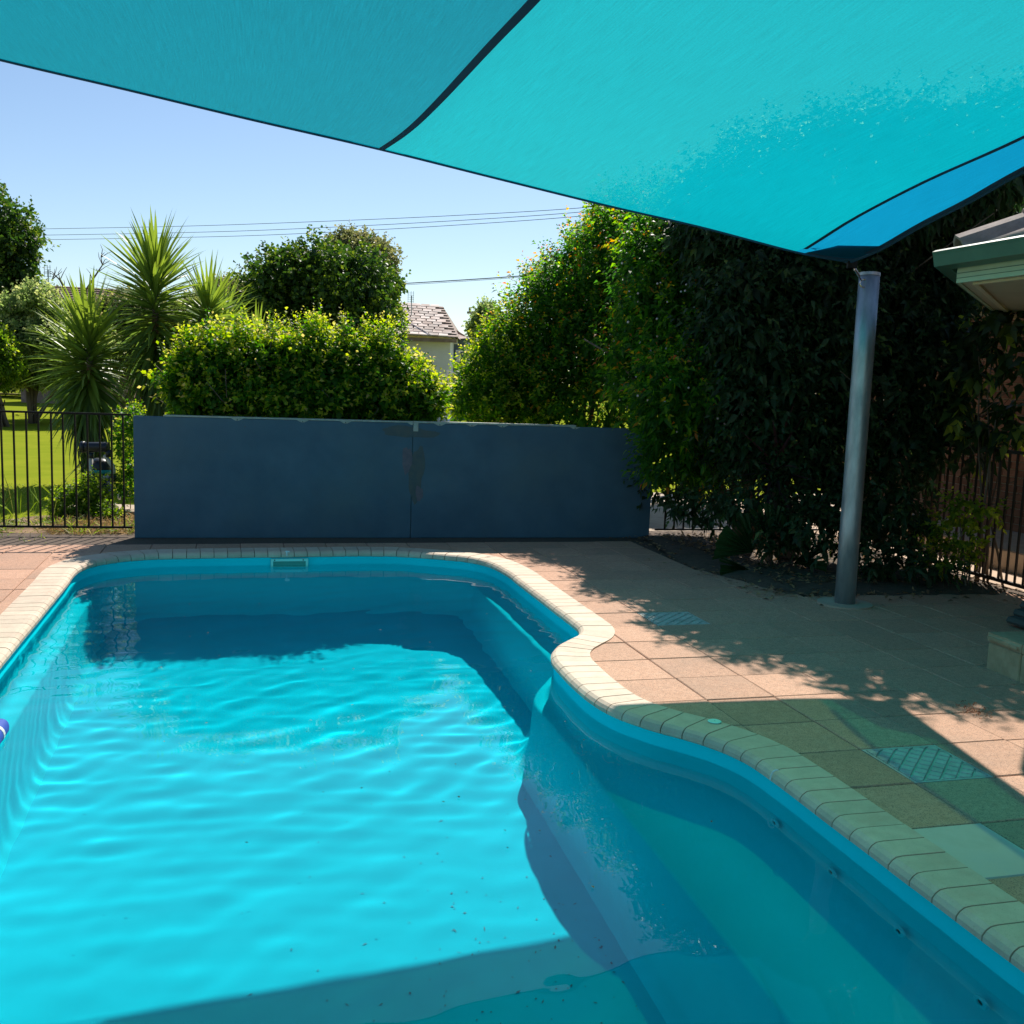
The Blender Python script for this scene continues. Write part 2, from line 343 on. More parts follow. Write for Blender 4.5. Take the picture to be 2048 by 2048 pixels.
# ------------------------------------------------------------------ pool
pool = empty('swimming_pool', W(.4, 5, 0), R(15), label='turquoise fibreglass swimming pool with pale bullnose brick edging and a curved waist', cat='swimming pool')
PI = (Matrix.Translation(W(.4, 5, 0)) @ YARD).inverted()
def topool(o): o.parent = pool; o.matrix_parent_inverse = Matrix.Identity(4); return o
def puv(u, v, z=0): return (u - .4, v - 5, z)
# coping tiles
nt_ = len(O0) // NSUB; ri = random.Random(5)
prof = [(.232, -.045), (.232, .006), (.05, .008), (.022, .005), (.004, -.006), (-.008, -.022), (-.008, -.040), (.006, -.050)]
def coping_tile(k):
    b = bmesh.new(); rings = []
    idx = [(k * NSUB + q) % len(O0) for q in range(NSUB + 1)]; gap = .0032; dz = ri.uniform(-.001, .0012)
    for q, i in enumerate(idx):
        p = O0[i]; n = NO[i]; tx = np.array([n[1], -n[0]]); sh = gap if q == 0 else (-gap if q == NSUB else 0)
        rings.append([b.verts.new(puv(p[0] + n[0] * a + tx[0] * sh, p[1] + n[1] * a + tx[1] * sh, z + dz)) for a, z in prof])
    m_ = len(prof)
    for q in range(NSUB):
        for a in range(m_):
            b.faces.new((rings[q][a], rings[q][(a + 1) % m_], rings[q + 1][(a + 1) % m_], rings[q + 1][a]))
    b.faces.new(rings[0]); b.faces.new(rings[-1][::-1])
    bmesh.ops.recalc_face_normals(b, faces=b.faces)
    return b
for k in range(nt_):
    p = O0[k * NSUB]
    if p[1] < 1.2: continue
    o = topool(bm_obj('coping_tile', coping_tile(k), mat=M['coping'], smooth=False))
    if k == 0: pass
# mortar bed below the tiles, grout level a little lower than the tile tops
b = bmesh.new(); prev = None; first = None
pr2 = [(.236, -.19), (.236, -.006), (.03, -.001), (.008, -.014), (.004, -.044), (.03, -.046), (.03, -.19)]
for i in range(len(O0)):
    r_ = [b.verts.new(puv(O0[i][0] + NO[i][0] * a, O0[i][1] + NO[i][1] * a, z)) for a, z in pr2]
    if prev:
        for a in range(len(pr2) - 1): b.faces.new((prev[a], prev[a + 1], r_[a + 1], r_[a]))
    else: first = r_
    prev = r_
for a in range(len(pr2) - 1): b.faces.new((prev[a], prev[a + 1], first[a + 1], first[a]))
topool(bm_obj('coping_bed', b, mat=M['grout']))
# shell: rings morph from the outline to a straight sided floor with ledge and bench
FW = lambda v: -(1.27 + .055 * (v - 3.5))
def right_in(v):      # u of the ledge's inner edge on the right side: bench at the near end
    t = min(1, max(0, (6.35 - v) / .75)); t = t * t * (3 - 2 * t)
    return 2.07 - .36 * t
def ring_in(k):
    """k=0 outline, 1 ledge inner edge, 2 floor edge"""
    P = O0 + NO * .012
    if k == 0: return P
    off = .115 if k == 1 else .20
    Q = P - NO * off
    for i in range(len(Q)):
        if P[i][0] > 1.2 and P[i][1] > 1.1:
            lim = right_in(min(P[i][1], 9.0)) - (.0 if k == 1 else .13)
            Q[i][0] = min(Q[i][0], lim)
            if P[i][1] < 8.8: Q[i][0] = lim if k == 1 else lim
        Q[i][1] = min(Q[i][1], 9.41 - (.0 if k == 1 else .13)); Q[i][1] = max(Q[i][1], P[i][1] if P[i][1] < 1.6 else 1.3)
        Q[i][0] = max(Q[i][0], -1.19 if k == 1 else -1.08)
    return Q
R0, R1_, R2_ = ring_in(0), ring_in(1), ring_in(2)
def mixr(A, B, t): return A * (1 - t) + B * t
levels = [(R0, -.046), (R0, -.20), (R0 - NO * .010, -.215), (R0 - NO * .012, -.42)]
b = bmesh.new(); prev = None
def addring(P, zf):
    return [b.verts.new(puv(p[0], p[1], zf(p) if callable(zf) else zf)) for p in P]
seq = [addring(P, z) for P, z in levels]
seq.append(addring(mixr(R0 - NO * .012, R1_, .18), -.475)); seq.append(addring(mixr(R0 - NO * .012, R1_, .5), -.505)); seq.append(addring(R1_, -.515))
seq.append(addring(mixr(R1_, R2_, .12), -.545))
for t, zz in ((.3, .75), (.5, .88), (.62, .94), (.80, .975), (1.0, 1.0)):
    seq.append(addring(mixr(R1_, R2_, t), lambda p, zz=zz: -.55 + (FW(p[1]) + .55) * zz))
for a in range(len(seq) - 1):
    for i in range(len(O0)):
        j = (i + 1) % len(O0); b.faces.new((seq[a][i], seq[a][j], seq[a + 1][j], seq[a + 1][i]))
bmesh.ops.recalc_face_normals(b, faces=b.faces)
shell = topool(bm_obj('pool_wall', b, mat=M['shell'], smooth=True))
b = bmesh.new(); b.faces.new([b.verts.new(puv(p[0], p[1], FW(p[1]) + .0005)) for p in mixr(R1_, R2_, 1.0)][::-1]); bmesh.ops.triangulate(b, faces=b.faces)
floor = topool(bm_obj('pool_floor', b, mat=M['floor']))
# backing so that light does not enter from outside the shell
# jets on the right wall, skimmer, drain, light
rec = [shell, floor]
def ring_mesh(r0, r1, h, n=20):
    b = bmesh.new()
    a = [[b.verts.new((r * math.cos(2 * math.pi * k / n), r * math.sin(2 * math.pi * k / n), z)) for k in range(n)] for r, z in ((r1, 0), (r1, h * .6), (r1 * .9, h), (r0, h), (r0, -.002))]
    for q in range(4):
        for k in range(n): b.faces.new((a[q][k], a[q][(k + 1) % n], a[q + 1][(k + 1) % n], a[q + 1][k]))
    return b
def disc(r, z, n=16):
    b = bmesh.new(); b.faces.new([b.verts.new((r * math.cos(2 * math.pi * k / n), r * math.sin(2 * math.pi * k / n), z)) for k in range(n)]); return b
for v in (3.74, 3.30, 2.87, 2.46):
    Mj = Matrix.Translation(puv(2.232, v, -.30)) @ Matrix.Rotation(R(-90), 4, 'Y')
    jo = topool(bm_obj('jet_nozzle', ring_mesh(.014, .032, .008), mat=M['shell'])); jo.matrix_local = Mj; rec.append(jo)
    d = bm_obj('jet_hole', disc(.0145, .002), parent=jo, mat=M['dark']); rec.append(d)
b = bmesh.new(); u0, u1, z0, z1 = .255, .595, -.175, -.058; fr = .022; yv = 9.513
for (a, c, e, f) in ((u0, u1, z1 - fr, z1), (u0, u1, z0, z0 + fr), (u0, u0 + fr, z0 + fr, z1 - fr), (u1 - fr, u1, z0 + fr, z1 - fr)):
    box(b, a - .4, c - .4, yv - 5 - .012, yv - 5 + .01, e, f)
sk = topool(bm_obj('skimmer', b, mat=M['skim'])); 
b = bmesh.new(); quad(b, [(u0 - .4 + fr, yv - 5 + .004, z0 + fr), (u1 - .4 - fr, yv - 5 + .004, z0 + fr), (u1 - .4 - fr, yv - 5 + .004, z1 - fr), (u0 - .4 + fr, yv - 5 + .004, z1 - fr)])
bm_obj('skimmer_mouth', b, parent=sk, mat=mat('skimmer_flap', (.05, .33, .28), .5))
b = bmesh.new()
for ux in (.29, .55): 
    tube(b, [(ux - .4, yv - 5 - .016, z1 - .01), (ux - .4, yv - 5 - .008, z1 - .01)], .006, 8)
bm_obj('screw', b, parent=sk, mat=M['dark'])
# little marker disc and plastic clip on the coping
mk = bm_obj('marker_disc', ring_mesh(.004, .034, .004, 24), mat=M['skim']); mk.matrix_world = Matrix.Translation(W(2.275, 4.45, .0088)); tag(mk, label='small round pale green disc fixed on a coping tile near the waist of the pool', cat='marker disc')
b = bmesh.new(); P0 = W(2.245, 3.80, 0)
tube(b, [W(2.262, 3.80, .012), W(2.25, 3.80, .013), W(2.238, 3.802, .006), W(2.232, 3.805, -.012), W(2.231, 3.808, -.034)], .004, 6)
tag(bm_obj('pool_hook', b, mat=M['whiteplastic']), label='white plastic hook hanging over the coping edge above the first jet', cat='hook')
b = bmesh.new(); tube(b, [W(.40, 9.50, .02), W(.40, 9.50, -.03)], .006, 6); tube(b, [W(.385, 9.50, .012), W(.425, 9.50, .012)], .006, 6)
tag(bm_obj('pool_hook', b, mat=M['whiteplastic']), label='tiny white plastic hook on the far coping above the skimmer', cat='hook')
# ------------------------------------------------------------------ water
gx = np.arange(-1.42, 2.36, .022); gy = np.arange(.95, 9.66, .022)
X, Y = np.meshgrid(gx, gy); rng = np.random.RandomState(11); Z = np.zeros_like(X)
def waves(n, lo, hi, a0, spread, amp):
    global Z
    for i in range(n):
        lam = rng.uniform(lo, hi); k = 2 * math.pi / lam; a = a0 + rng.normal() * spread
        wx = X + .10 * np.sin(Y * 1.3 + i); wy = Y + .08 * np.sin(X * 1.9 + i * 2)
        pk = .35 + 1.15 * np.clip(np.sin(X * rng.uniform(.8, 2.6) + rng.uniform(0, 6.28)) * np.sin(Y * rng.uniform(.6, 1.8) + rng.uniform(0, 6.28)) + .15, 0, 1)
        Z += amp * lam * rng.uniform(.4, 1) * pk * np.sin(k * (wx * math.cos(a) + wy * math.sin(a)) + rng.uniform(0, 6.28))
waves(30, .14, .40, R(94), .42, .00135)
waves(8, .40, .9, R(125), .5, .0010)
waves(8, .12, .22, R(60), 1.2, .00016)
env = .26 + .85 * np.exp(-((Y - 7.0) / 1.5) ** 2); env *= 1 - .75 * np.clip((Y - 8.3) / .9, 0, 1)
Z = Z * env - .12
nx, ny = len(gx), len(gy)
ii = (np.arange(ny - 1)[:, None] * nx + np.arange(nx - 1)[None, :]).ravel()
F = np.stack([ii, ii + 1, ii + nx + 1, ii + nx], 1)
cen = np.stack([X.ravel(), Y.ravel()], 1)[ii] + .011
F = F[inside(cen, O0 + NO * .05)]
me = bpy.data.meshes.new('water'); co = np.stack([X.ravel(), Y.ravel(), Z.ravel()], 1)
def fill_mesh(me, co, F):
    k = F.shape[1]; me.vertices.add(len(co)); me.vertices.foreach_set('co', np.ascontiguousarray(co, dtype=np.float32).ravel())
    me.loops.add(F.size); me.loops.foreach_set('vertex_index', np.ascontiguousarray(F, dtype=np.int32).ravel())
    me.polygons.add(len(F)); me.polygons.foreach_set('loop_start', np.arange(0, F.size, k, dtype=np.int32)); me.polygons.foreach_set('loop_total', np.full(len(F), k, dtype=np.int32))
    me.update(calc_edges=True); me.validate()
used = np.unique(F); remap = -np.ones(len(co), int); remap[used] = np.arange(len(used)); fill_mesh(me, co[used], remap[F])
wm = bpy.data.materials.new('water'); wm.use_nodes = True; t = wm.node_tree; t.nodes.clear()
oo = N(t, 'ShaderNodeOutputMaterial'); gl = N(t, 'ShaderNodeBsdfGlass', IOR=1.27, Roughness=0); gl.inputs['Color'].default_value = (.90, .985, 1, 1); t.links.new(gl.outputs[0], oo.inputs[0])
water = link('water', me, mat=wm, smooth=True); water.matrix_world = YARD; tag(water, kind='structure', label='clear rippled pool water')
water.cycles.is_caustics_caster = True
for o in rec: o.cycles.is_caustics_receiver = True
# blue foam float at the left edge
fb = empty('foam_float', W(-1.135, 5.2, -.12), R(15), label='blue foam float with a white band floating against the left pool wall', cat='pool float')
b = bmesh.new(); tube(b, [(0, -.9, .02), (0, -.45, .02), (0, 0, .02), (0, .03, .02), (0, .042, .02)], [.045, .045, .045, .038, .018], 18); bm_obj('foam_body', b, parent=fb, mat=M['foam'], smooth=True)
b = bmesh.new(); tube(b, [(0, -.12, .02), (0, -.09, .02)], .047, 18); bm_obj('white_band', b, parent=fb, mat=M['whiteplastic'], smooth=False)
# ------------------------------------------------------------------ blue wall
WA, WB, WS = W(-1.03, 10.547), W(4.371, 10.395), W(1.71, 10.47)
wdir = (WB - WA).normalized(); wn = Vector((-wdir.y, wdir.x, 0)); wang = math.atan2(wdir.y, wdir.x); WL = (WB - WA).length
wall = empty('blue_wall', WA, wang, label='low dark blue rendered garden wall of two panels behind the pool', cat='wall')
sL = (WS - WA).length
for a, c in ((0, sL - .003), (sL + .003, WL)):
    b = bmesh.new(); box(b, a, c, 0, .09, -.02, 1.185); bmesh.ops.bevel(b, geom=b.edges[:], offset=.004, segments=1, affect='EDGES')
    bm_obj('wall_panel', b, parent=wall, mat=M['wall'])
b = bmesh.new(); box(b, sL - .003, sL + .003, .012, .08, 0, 1.18); bm_obj('panel_joint', b, parent=wall, mat=M['dark'])
b = bmesh.new(); box(b, .28, sL - .004, -.004, .094, 1.187, 1.203); box(b, sL + .004, WL - .9, -.004, .094, 1.187, 1.205); bm_obj('cap_strip', b, parent=wall, mat=M['cap'])
for k, x in enumerate((.98, 1.62, 2.05, sL + .0, sL + .28, sL + .95, sL + 1.75, sL + .62)):
    b = bmesh.new()
    if k == 3: box(b, sL + .004, sL + .055, -.006, -.001, 1.10, 1.186)
    poly = [(x - .06, 1.1865), (x + .06, 1.1865), (x + .018, 1.165), (x - .018, 1.165)]
    a = [b.verts.new((px, -.0055, pz)) for px, pz in poly]; c = [b.verts.new((px, -.0012, pz)) for px, pz in poly]
    b.faces.new(a); b.faces.new(c[::-1])
    for q in range(4): b.faces.new((a[q], c[q], c[(q + 1) % 4], a[(q + 1) % 4]))
    br = bm_obj('cap_bracket', b, parent=wall, mat=M['cap'])
    b = bmesh.new(); tube(b, [(x, -.009, 1.174), (x, -.004, 1.174)], .006, 8); bm_obj('screw', b, parent=br, mat=M['dark'])
# peeled paint patches beside the joint
def blob_patch(cx, cz, rx, rz, seed, y, m, name='worn_patch'):
    rr = random.Random(seed); b = bmesh.new(); n = 26
    ph = [rr.uniform(0, 6.28) for _ in range(4)]
    pts = []
    for k in range(n):
        a = 2 * math.pi * k / n; q = 1 + .16 * math.sin(2 * a + ph[0]) + .12 * math.sin(3 * a + ph[1]) + .07 * math.sin(7 * a + ph[2]); pts.append((cx + rx * q * math.cos(a), y, cz + rz * q * math.sin(a)))
    b.faces.new([b.verts.new(p) for p in pts]); return bm_obj(name, b, parent=wall, mat=m)
M['patch1'] = noisy('worn_paint', (.065, .098, .115), (.095, .115, .115), 14, .9, bump=.3); M['patch2'] = noisy('bare_render', (.10, .105, .14), (.15, .135, .165), 14, .9, bump=.3)
blob_patch(sL + .045, .66, .085, .27, 2, -.0015, M['patch1']); blob_patch(sL - .055, .80, .045, .16, 4, -.0030, M['patch2']); blob_patch(sL + .08, .45, .035, .09, 7, -.0045, M['patch2'])
blob_patch(sL - .04, 1.09, .28, .06, 9, -.0015, M['patch1'])
# ------------------------------------------------------------------ fences
def bar_fence(name, A, B, h, sp, m, label, rail=.02, barr=.008, posts=(), **k):
    d = B - A; Ln = d.length; f = empty(name, A, math.atan2(d.y, d.x), label=label, cat='fence')
    for z in (.07, h):
        b = bmesh.new(); box(b, 0, Ln, -rail * .6, rail * .6, z - rail / 2, z + rail / 2); bm_obj('rail', b, parent=f, mat=m)
    bb = bmesh.new(); box(bb, -barr, barr, -barr, barr, .07, h); bme = bpy.data.meshes.new('bar'); bb.to_mesh(bme); bb.free(); bme.materials.append(m)
    n = int(Ln / sp)
    for q in range(1, n + 1):
        if q * sp > Ln - .02: break
        o = bpy.data.objects.new('bar', bme); S.collection.objects.link(o); o.parent = f; o.location = (q * sp, rp.uniform(-.001, .001), 0); o.rotation_euler = (0, rp.uniform(-.004, .004), 0)
    for x in posts:
        b = bmesh.new(); box(b, x - .025, x + .025, -.025, .025, -.05, h + .03); bm_obj('post', b, parent=f, mat=m)
    return f
fA = W(-1.06, 10.66); fdir = (W(-2.234, 10.74) - fA).normalized()
bar_fence('pool_fence', fA + fdir * 4.2, fA, 1.19, .1115, M['black'], 'black tubular pool fence left of the blue wall, lawn behind it', posts=(.3, 2.6))
bar_fence('pool_fence', W(4.45, 10.42), W(6.45, 10.36), 1.19, .1115, M['black'], 'black pool fence in the dark gap right of the blue wall under the shrubs')
bar_fence('pool_fence', W(6.47, 9.9), W(6.40, 5.2), 1.2, .1, M['brown_black'], 'dark brown pool fence running towards the house at the right edge', rail=.028)
# ------------------------------------------------------------------ shade sail post and sails
PB, PT = Vector((2.653, 7.882, 0)), at(1739, 549, 8.05)
post = empty('sail_post', PB, 0, label='thick galvanised steel post leaning outwards that holds the corner of the shade sail', cat='post')
ax = (PT - PB)
b = bmesh.new(); tube(b, [(0, 0, -.05), ax * .25, ax * .5, ax * .75, ax], .079, 32); po = bm_obj('pole', b, parent=post, mat=M['galv'], smooth=False)
for p in po.data.polygons: p.use_smooth = len(p.vertices) == 4
b = bmesh.new(); tube(b, [ax * .995, ax * 1.004], .0815, 32); bm_obj('pole_cap', b, parent=post, mat=M['galv'])
b = bmesh.new(); tube(b, [(0, 0, -.01), (0, 0, .012)], .21, 28); bm_obj('concrete_footing', b, parent=post, mat=M['concrete'])
SC = Vector((2.475, 7.83, 2.637))    # sail corner
hook = ax + PB + Vector((-.06, -.05, -.075))
b = bmesh.new()
eye = [hook - PB + Vector((.03 * math.cos(a), -.012, .03 * math.sin(a))) for a in np.linspace(0, 2 * math.pi, 13)]
tube(b, eye, .006, 6, cap=False); bm_obj('eye_bolt', b, parent=post, mat=M['steel'])
tb = empty('turnbuckle', hook, 0, label='short steel turnbuckle between the sail corner and the post top', cat='turnbuckle')
b = bmesh.new(); dd = SC - hook; tube(b, [dd * .12, dd * .3], .005, 6); tube(b, [dd * .3, dd * .34, dd * .66, dd * .7], [.006, .013, .013, .006], 10); tube(b, [dd * .7, dd * .9], .005, 6); bm_obj('turnbuckle_body', b, parent=tb, mat=M['steel'])
b = bmesh.new(); tube(b, [dd * .9 + Vector((.022 * math.cos(a), 0, .022 * math.sin(a))) for a in np.linspace(0, 6.28, 12)], .005, 6, cap=False); bm_obj('shackle', b, parent=tb, mat=M['steel'])
def cloth(name, tint, glow, diff, holes=.5):
    m = bpy.data.materials.new(name); m.use_nodes = True; t = m.node_tree; L = t.links.new; t.nodes.clear()
    o = N(t, 'ShaderNodeOutputMaterial'); uv = N(t, 'ShaderNodeTexCoord')
    wv = N(t, 'ShaderNodeTexWave', Scale=38.0, Distortion=1.2, Detail=3); wv.inputs['Detail Scale'].default_value = 2; wv.bands_direction = 'Y'; L(uv.outputs['UV'], wv.inputs[0])
    mp = N(t, 'ShaderNodeMapping'); mp.inputs['Scale'].default_value = (75, 3.0, 1); L(uv.outputs['UV'], mp.inputs[0])
    n1 = N(t, 'ShaderNodeTexNoise', Scale=1.0, Detail=5, Roughness=.7); L(mp.outputs[0], n1.inputs[0])
    n2 = N(t, 'ShaderNodeTexNoise', Scale=70.0, Detail=4, Roughness=.7); L(uv.outputs['UV'], n2.inputs[0])
    ad = N(t, 'ShaderNodeMath', _operation='MULTIPLY_ADD'); L(n2.outputs['Fac'], ad.inputs[0]); ad.inputs[1].default_value = .9; L(n1.outputs['Fac'], ad.inputs[2])
    mr = N(t, 'ShaderNodeMapRange'); L(ad.outputs[0], mr.inputs[0]); mr.inputs[1].default_value = .55; mr.inputs[2].default_value = 1.35; mr.inputs[3].default_value = .66; mr.inputs[4].default_value = 1.34
    sc = N(t, 'ShaderNodeVectorMath', _operation='SCALE'); sc.inputs[0].default_value = glow; L(mr.outputs[0], sc.inputs['Scale'])
    tr = N(t, 'ShaderNodeBsdfTranslucent'); L(sc.outputs[0], tr.inputs[0])
    df = N(t, 'ShaderNodeBsdfDiffuse'); df.inputs[0].default_value = (*diff, 1)
    tp = N(t, 'ShaderNodeBsdfTransparent'); tp.inputs[0].default_value = (*tint, 1)
    a1 = N(t, 'ShaderNodeAddShader'); L(tr.outputs[0], a1.inputs[0]); L(df.outputs[0], a1.inputs[1])
    a2 = N(t, 'ShaderNodeAddShader'); L(a1.outputs[0], a2.inputs[0]); L(tp.outputs[0], a2.inputs[1]); L(a2.outputs[0], o.inputs[0])
    bp = N(t, 'ShaderNodeBump', Strength=.35, Distance=.02); L(ad.outputs[0], bp.inputs['Height']); L(bp.outputs[0], tr.inputs['Normal']); L(bp.outputs[0], df.inputs['Normal'])
    return m
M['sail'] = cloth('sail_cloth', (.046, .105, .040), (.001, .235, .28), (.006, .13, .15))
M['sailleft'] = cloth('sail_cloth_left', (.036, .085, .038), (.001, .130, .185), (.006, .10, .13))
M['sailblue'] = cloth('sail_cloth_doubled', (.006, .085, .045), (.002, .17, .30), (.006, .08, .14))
M['seam'] = mat('sail_seam', (.004, .06, .13), .7)
M['seam'].node_tree.nodes['Principled BSDF'].inputs['Roughness'].default_value = .8
def cr3(P, n):     # catmull rom through 3d points
    P = [Vector(p) for p in P]; P = [P[0] * 2 - P[1]] + P + [P[-1] * 2 - P[-2]]; out = []
    for i in range(1, len(P) - 2):
        for k in range(n):
            t = k / n; a, b_, c, d = P[i - 1], P[i], P[i + 1], P[i + 2]
            out.append(.5 * ((2 * b_) + (c - a) * t + (2 * a - 5 * b_ + 4 * c - d) * t * t + (3 * b_ - a - 3 * c + d) * t ** 3))
    out.append(P[-2]); return out
sail = empty('shade_sail', SC, 0, label='large turquoise knitted shade sail stretched over the near half of the pool', cat='shade sail')
front = cr3([SC, (2.08, 7.90, 2.705), (1.348, 7.89, 2.862), (.626, 7.759, 2.972), (-.173, 7.585, 3.101), (-1.02, 7.404, 3.241), (-1.882, 7.202, 3.364), (-2.666, 7.026, 3.485), (-3.407, 6.857, 3.595), (-4.6, 6.60, 3.79), (-6.0, 6.35, 4.0)], 6)
right = cr3([SC, (2.52, 7.332, 2.666), (2.579, 6.705, 2.749), (2.631, 6.116, 2.807), (2.675, 5.642, 2.869), (2.77, 4.4, 2.98), (2.9, 2.5, 3.08), (3.2, .0, 3.2), (3.6, -2.6, 3.25)], 6)
CN = Vector((-6.0, -2.6, 3.6))
seam2 = cr3([(2.10, 7.90, 2.70), (2.11, 7.42, 2.73), (2.19, 6.87, 2.81), (2.344, 6.149, 2.905), (2.484, 5.27, 2.96), (2.60, 4.2, 3.04), (2.78, 2.5, 3.13), (3.0, .0, 3.22), (3.3, -2.6, 3.27)], 6)
# main cloth: coons-like patch between the front edge (s) and the far edge (t)
def resample(P, n):
    P = np.array([tuple(p) for p in P]); d = np.r_[0, np.cumsum(np.linalg.norm(np.diff(P, axis=0), axis=1))]; s = np.linspace(0, d[-1], n)
    return np.stack([np.interp(s, d, P[:, k]) for k in range(3)], 1)
def patch(E0, E1, F0, F1, name, m, bulge, uvs=(8, 10)):
    """E0(s): t=0 edge, E1(s): t=1 edge, F0(t): s=0 edge, F1(t): s=1"""
    n, k = len(E0), len(F0); G = np.zeros((n, k, 3))
    for i in range(n):
        s = i / (n - 1)
        for j in range(k):
            t = j / (k - 1)
            c = (1 - t) * E0[i] + t * E1[i] + (1 - s) * F0[j] + s * F1[j] - ((1 - s) * (1 - t) * E0[0] + s * (1 - t) * E0[-1] + (1 - s) * t * E1[0] + s * t * E1[-1])
            c = c + np.array([0, 0, bulge * 4 * s * (1 - s) * math.sin(math.pi * t)]); G[i, j] = c
    co = G.reshape(-1, 3) - np.array(tuple(SC)); idx = (np.arange(n - 1)[:, None] * k + np.arange(k - 1)[None, :]).ravel()
    F = np.stack([idx, idx + k, idx + k + 1, idx + 1], 1); me = bpy.data.meshes.new(name); fill_mesh(me, co, F)
    uvl = me.uv_layers.new(name='UV'); S_, T_ = np.meshgrid(np.linspace(0, uvs[0], n), np.linspace(0, uvs[1], k), indexing='ij'); flat = np.stack([S_.ravel(), T_.ravel()], 1)[F.ravel()]
    uvl.data.foreach_set('uv', flat.astype(np.float32).ravel())
    if m is None: bpy.data.meshes.remove(me); return None, G
    return link(name, me, parent=sail, mat=m, smooth=True), G
fr_pts = [p for p in front if p.x <= 2.11]
n1, k1 = 60, 60
E0 = resample(fr_pts, n1); F0 = resample(seam2, k1); F1 = resample([fr_pts[-1], (-6.2, 4, 4.0), (-6.2, 1, 3.8), CN], k1); E1 = resample([seam2[-1], (-1.5, -2.6, 3.2), CN], n1)
F0[0] = E0[0]
sm, GM = patch(E0, E1, F0, F1, 'sail_cloth', None, -.06)
fr2 = [p for p in front if p.x >= 2.11] ; fr2.append(Vector(E0[0]))
a_ = resample(fr2, 8); Fr = resample(right, k1); b2 = resample([right[-1], seam2[-1]], 8)
Fr[0] = a_[0]
sb, GB = patch(a_, b2, Fr, F0, 'sail_panel', M['sailblue'], 0.0, (1, 10))
def strip_tube(name, P, r, m, zoff=-.004, flat=.25):
    b = bmesh.new(); P = [Vector(p) - SC + Vector((0, 0, zoff)) for p in P]; tube(b, P, r, 6); return bm_obj(name, b, parent=sail, mat=m)
strip_tube('edge_hem', [p for p in front], .010, M['seam']); strip_tube('edge_hem', right, .012, M['seam'])
def band(name, C0, width, m, dz):
    b = bmesh.new(); pr = None; C0 = [Vector(p) for p in C0]
    for i, p in enumerate(C0):
        tn = (C0[min(i + 1, len(C0) - 1)] - C0[max(0, i - 1)]); s = Vector((-tn.y, tn.x, 0)).normalized() * width / 2
        q = [b.verts.new(p - SC + s + Vector((0, 0, dz))), b.verts.new(p - SC - s + Vector((0, 0, dz)))]
        if pr: b.faces.new((pr[0], pr[1], q[1], q[0]))
        pr = q
    o = bm_obj(name, b, parent=sail, mat=m)
    return o
band('seam', [tuple(p) for p in F0[1:]], .034, M['seam'], -.010)
band('edge_webbing', [tuple(Vector(p) + Vector((-.03, 0, 0))) for p in Fr[2:]], .045, M['seam'], -.006)
# seam 1 across the main cloth, from the front edge toward the near right
gi = GM; idx0 = int(np.argmin(np.abs(gi[:, 0, 0] + 1.0)))
cs = []
tgt = [at(760, 297, 7.626)]
def sail_hit(px, py):
    """walk the grid: point on the cloth seen at this pixel"""
    r = ray(px, py); best = None
    P = gi.reshape(-1, 3) - np.array([0, 0, CH]); rr = np.array(tuple(r)); rr /= np.linalg.norm(rr)
    pr_ = P @ rr; d = np.linalg.norm(P - pr_[:, None] * rr, axis=1); d[pr_ < .3] = 9; k = np.argsort(d)[:4]; wgt = 1 / (d[k] + 1e-4); q = (P[k] * wgt[:, None]).sum(0) / wgt.sum()
    # plane through nearest for a smooth answer
    return Vector(rr * (q @ rr)) + Vector((0, 0, CH))
spx = [(760, 297), (800, 270), (836, 240), (880, 196), (930, 142), (985, 82), (1065, -2), (1150, -100), (1300, -290)]
cs = cr3([sail_hit(*p) for p in spx], 5)
band('seam', cs, .05, M['seam'], -.012)
cs_end = [Vector(p) for p in cs]; dq = (cs_end[-1] - cs_end[-6]).normalized()
sm1 = cr3([cs_end[0], cs_end[10], cs_end[20], cs_end[30], cs_end[-1], cs_end[-1] + dq * 1.6 + Vector((0, 0, .0)), (1.2, -.6, 3.25), (1.35, -2.6, 3.2)], 8)
k_ = int(np.argmin([(Vector(p) - cs_end[0]).length for p in fr_pts])); fa_ = fr_pts[:k_] + [cs_end[0]]; fb_ = [cs_end[0]] + fr_pts[k_ + 1:]
F1m = resample(sm1, k1); Ea = resample(fa_, 40); Ea[0] = E0[0]; Eb = resample(fb_, 40)
patch(Ea, resample([seam2[-1], sm1[-1]], 40), F0, F1m, 'sail_panel', M['sail'], -.03, (6, 10))
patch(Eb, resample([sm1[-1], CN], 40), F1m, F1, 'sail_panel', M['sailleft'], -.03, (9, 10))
# corner reinforcement and webbing loop
b = bmesh.new(); c0 = Vector((0, 0, 0)); tri = [c0 + Vector((.015, .02, -.012)), Vector(GM[0, 0]) - SC + Vector((.06, -.02, -.015)), Vector(GM[0, 3]) - SC + Vector((.15, .12, -.015)), Vector(Fr[4]) - SC + Vector((0, .12, -.015))]
b.faces.new([b.verts.new(p) for p in tri]); bm_obj('corner_patch', b, parent=sail, mat=M['seam'])
b = bmesh.new(); box(b, -.02, .05, -.02, .02, -.05, .045); bm_obj('corner_loop', b, parent=sail, mat=M['black'])

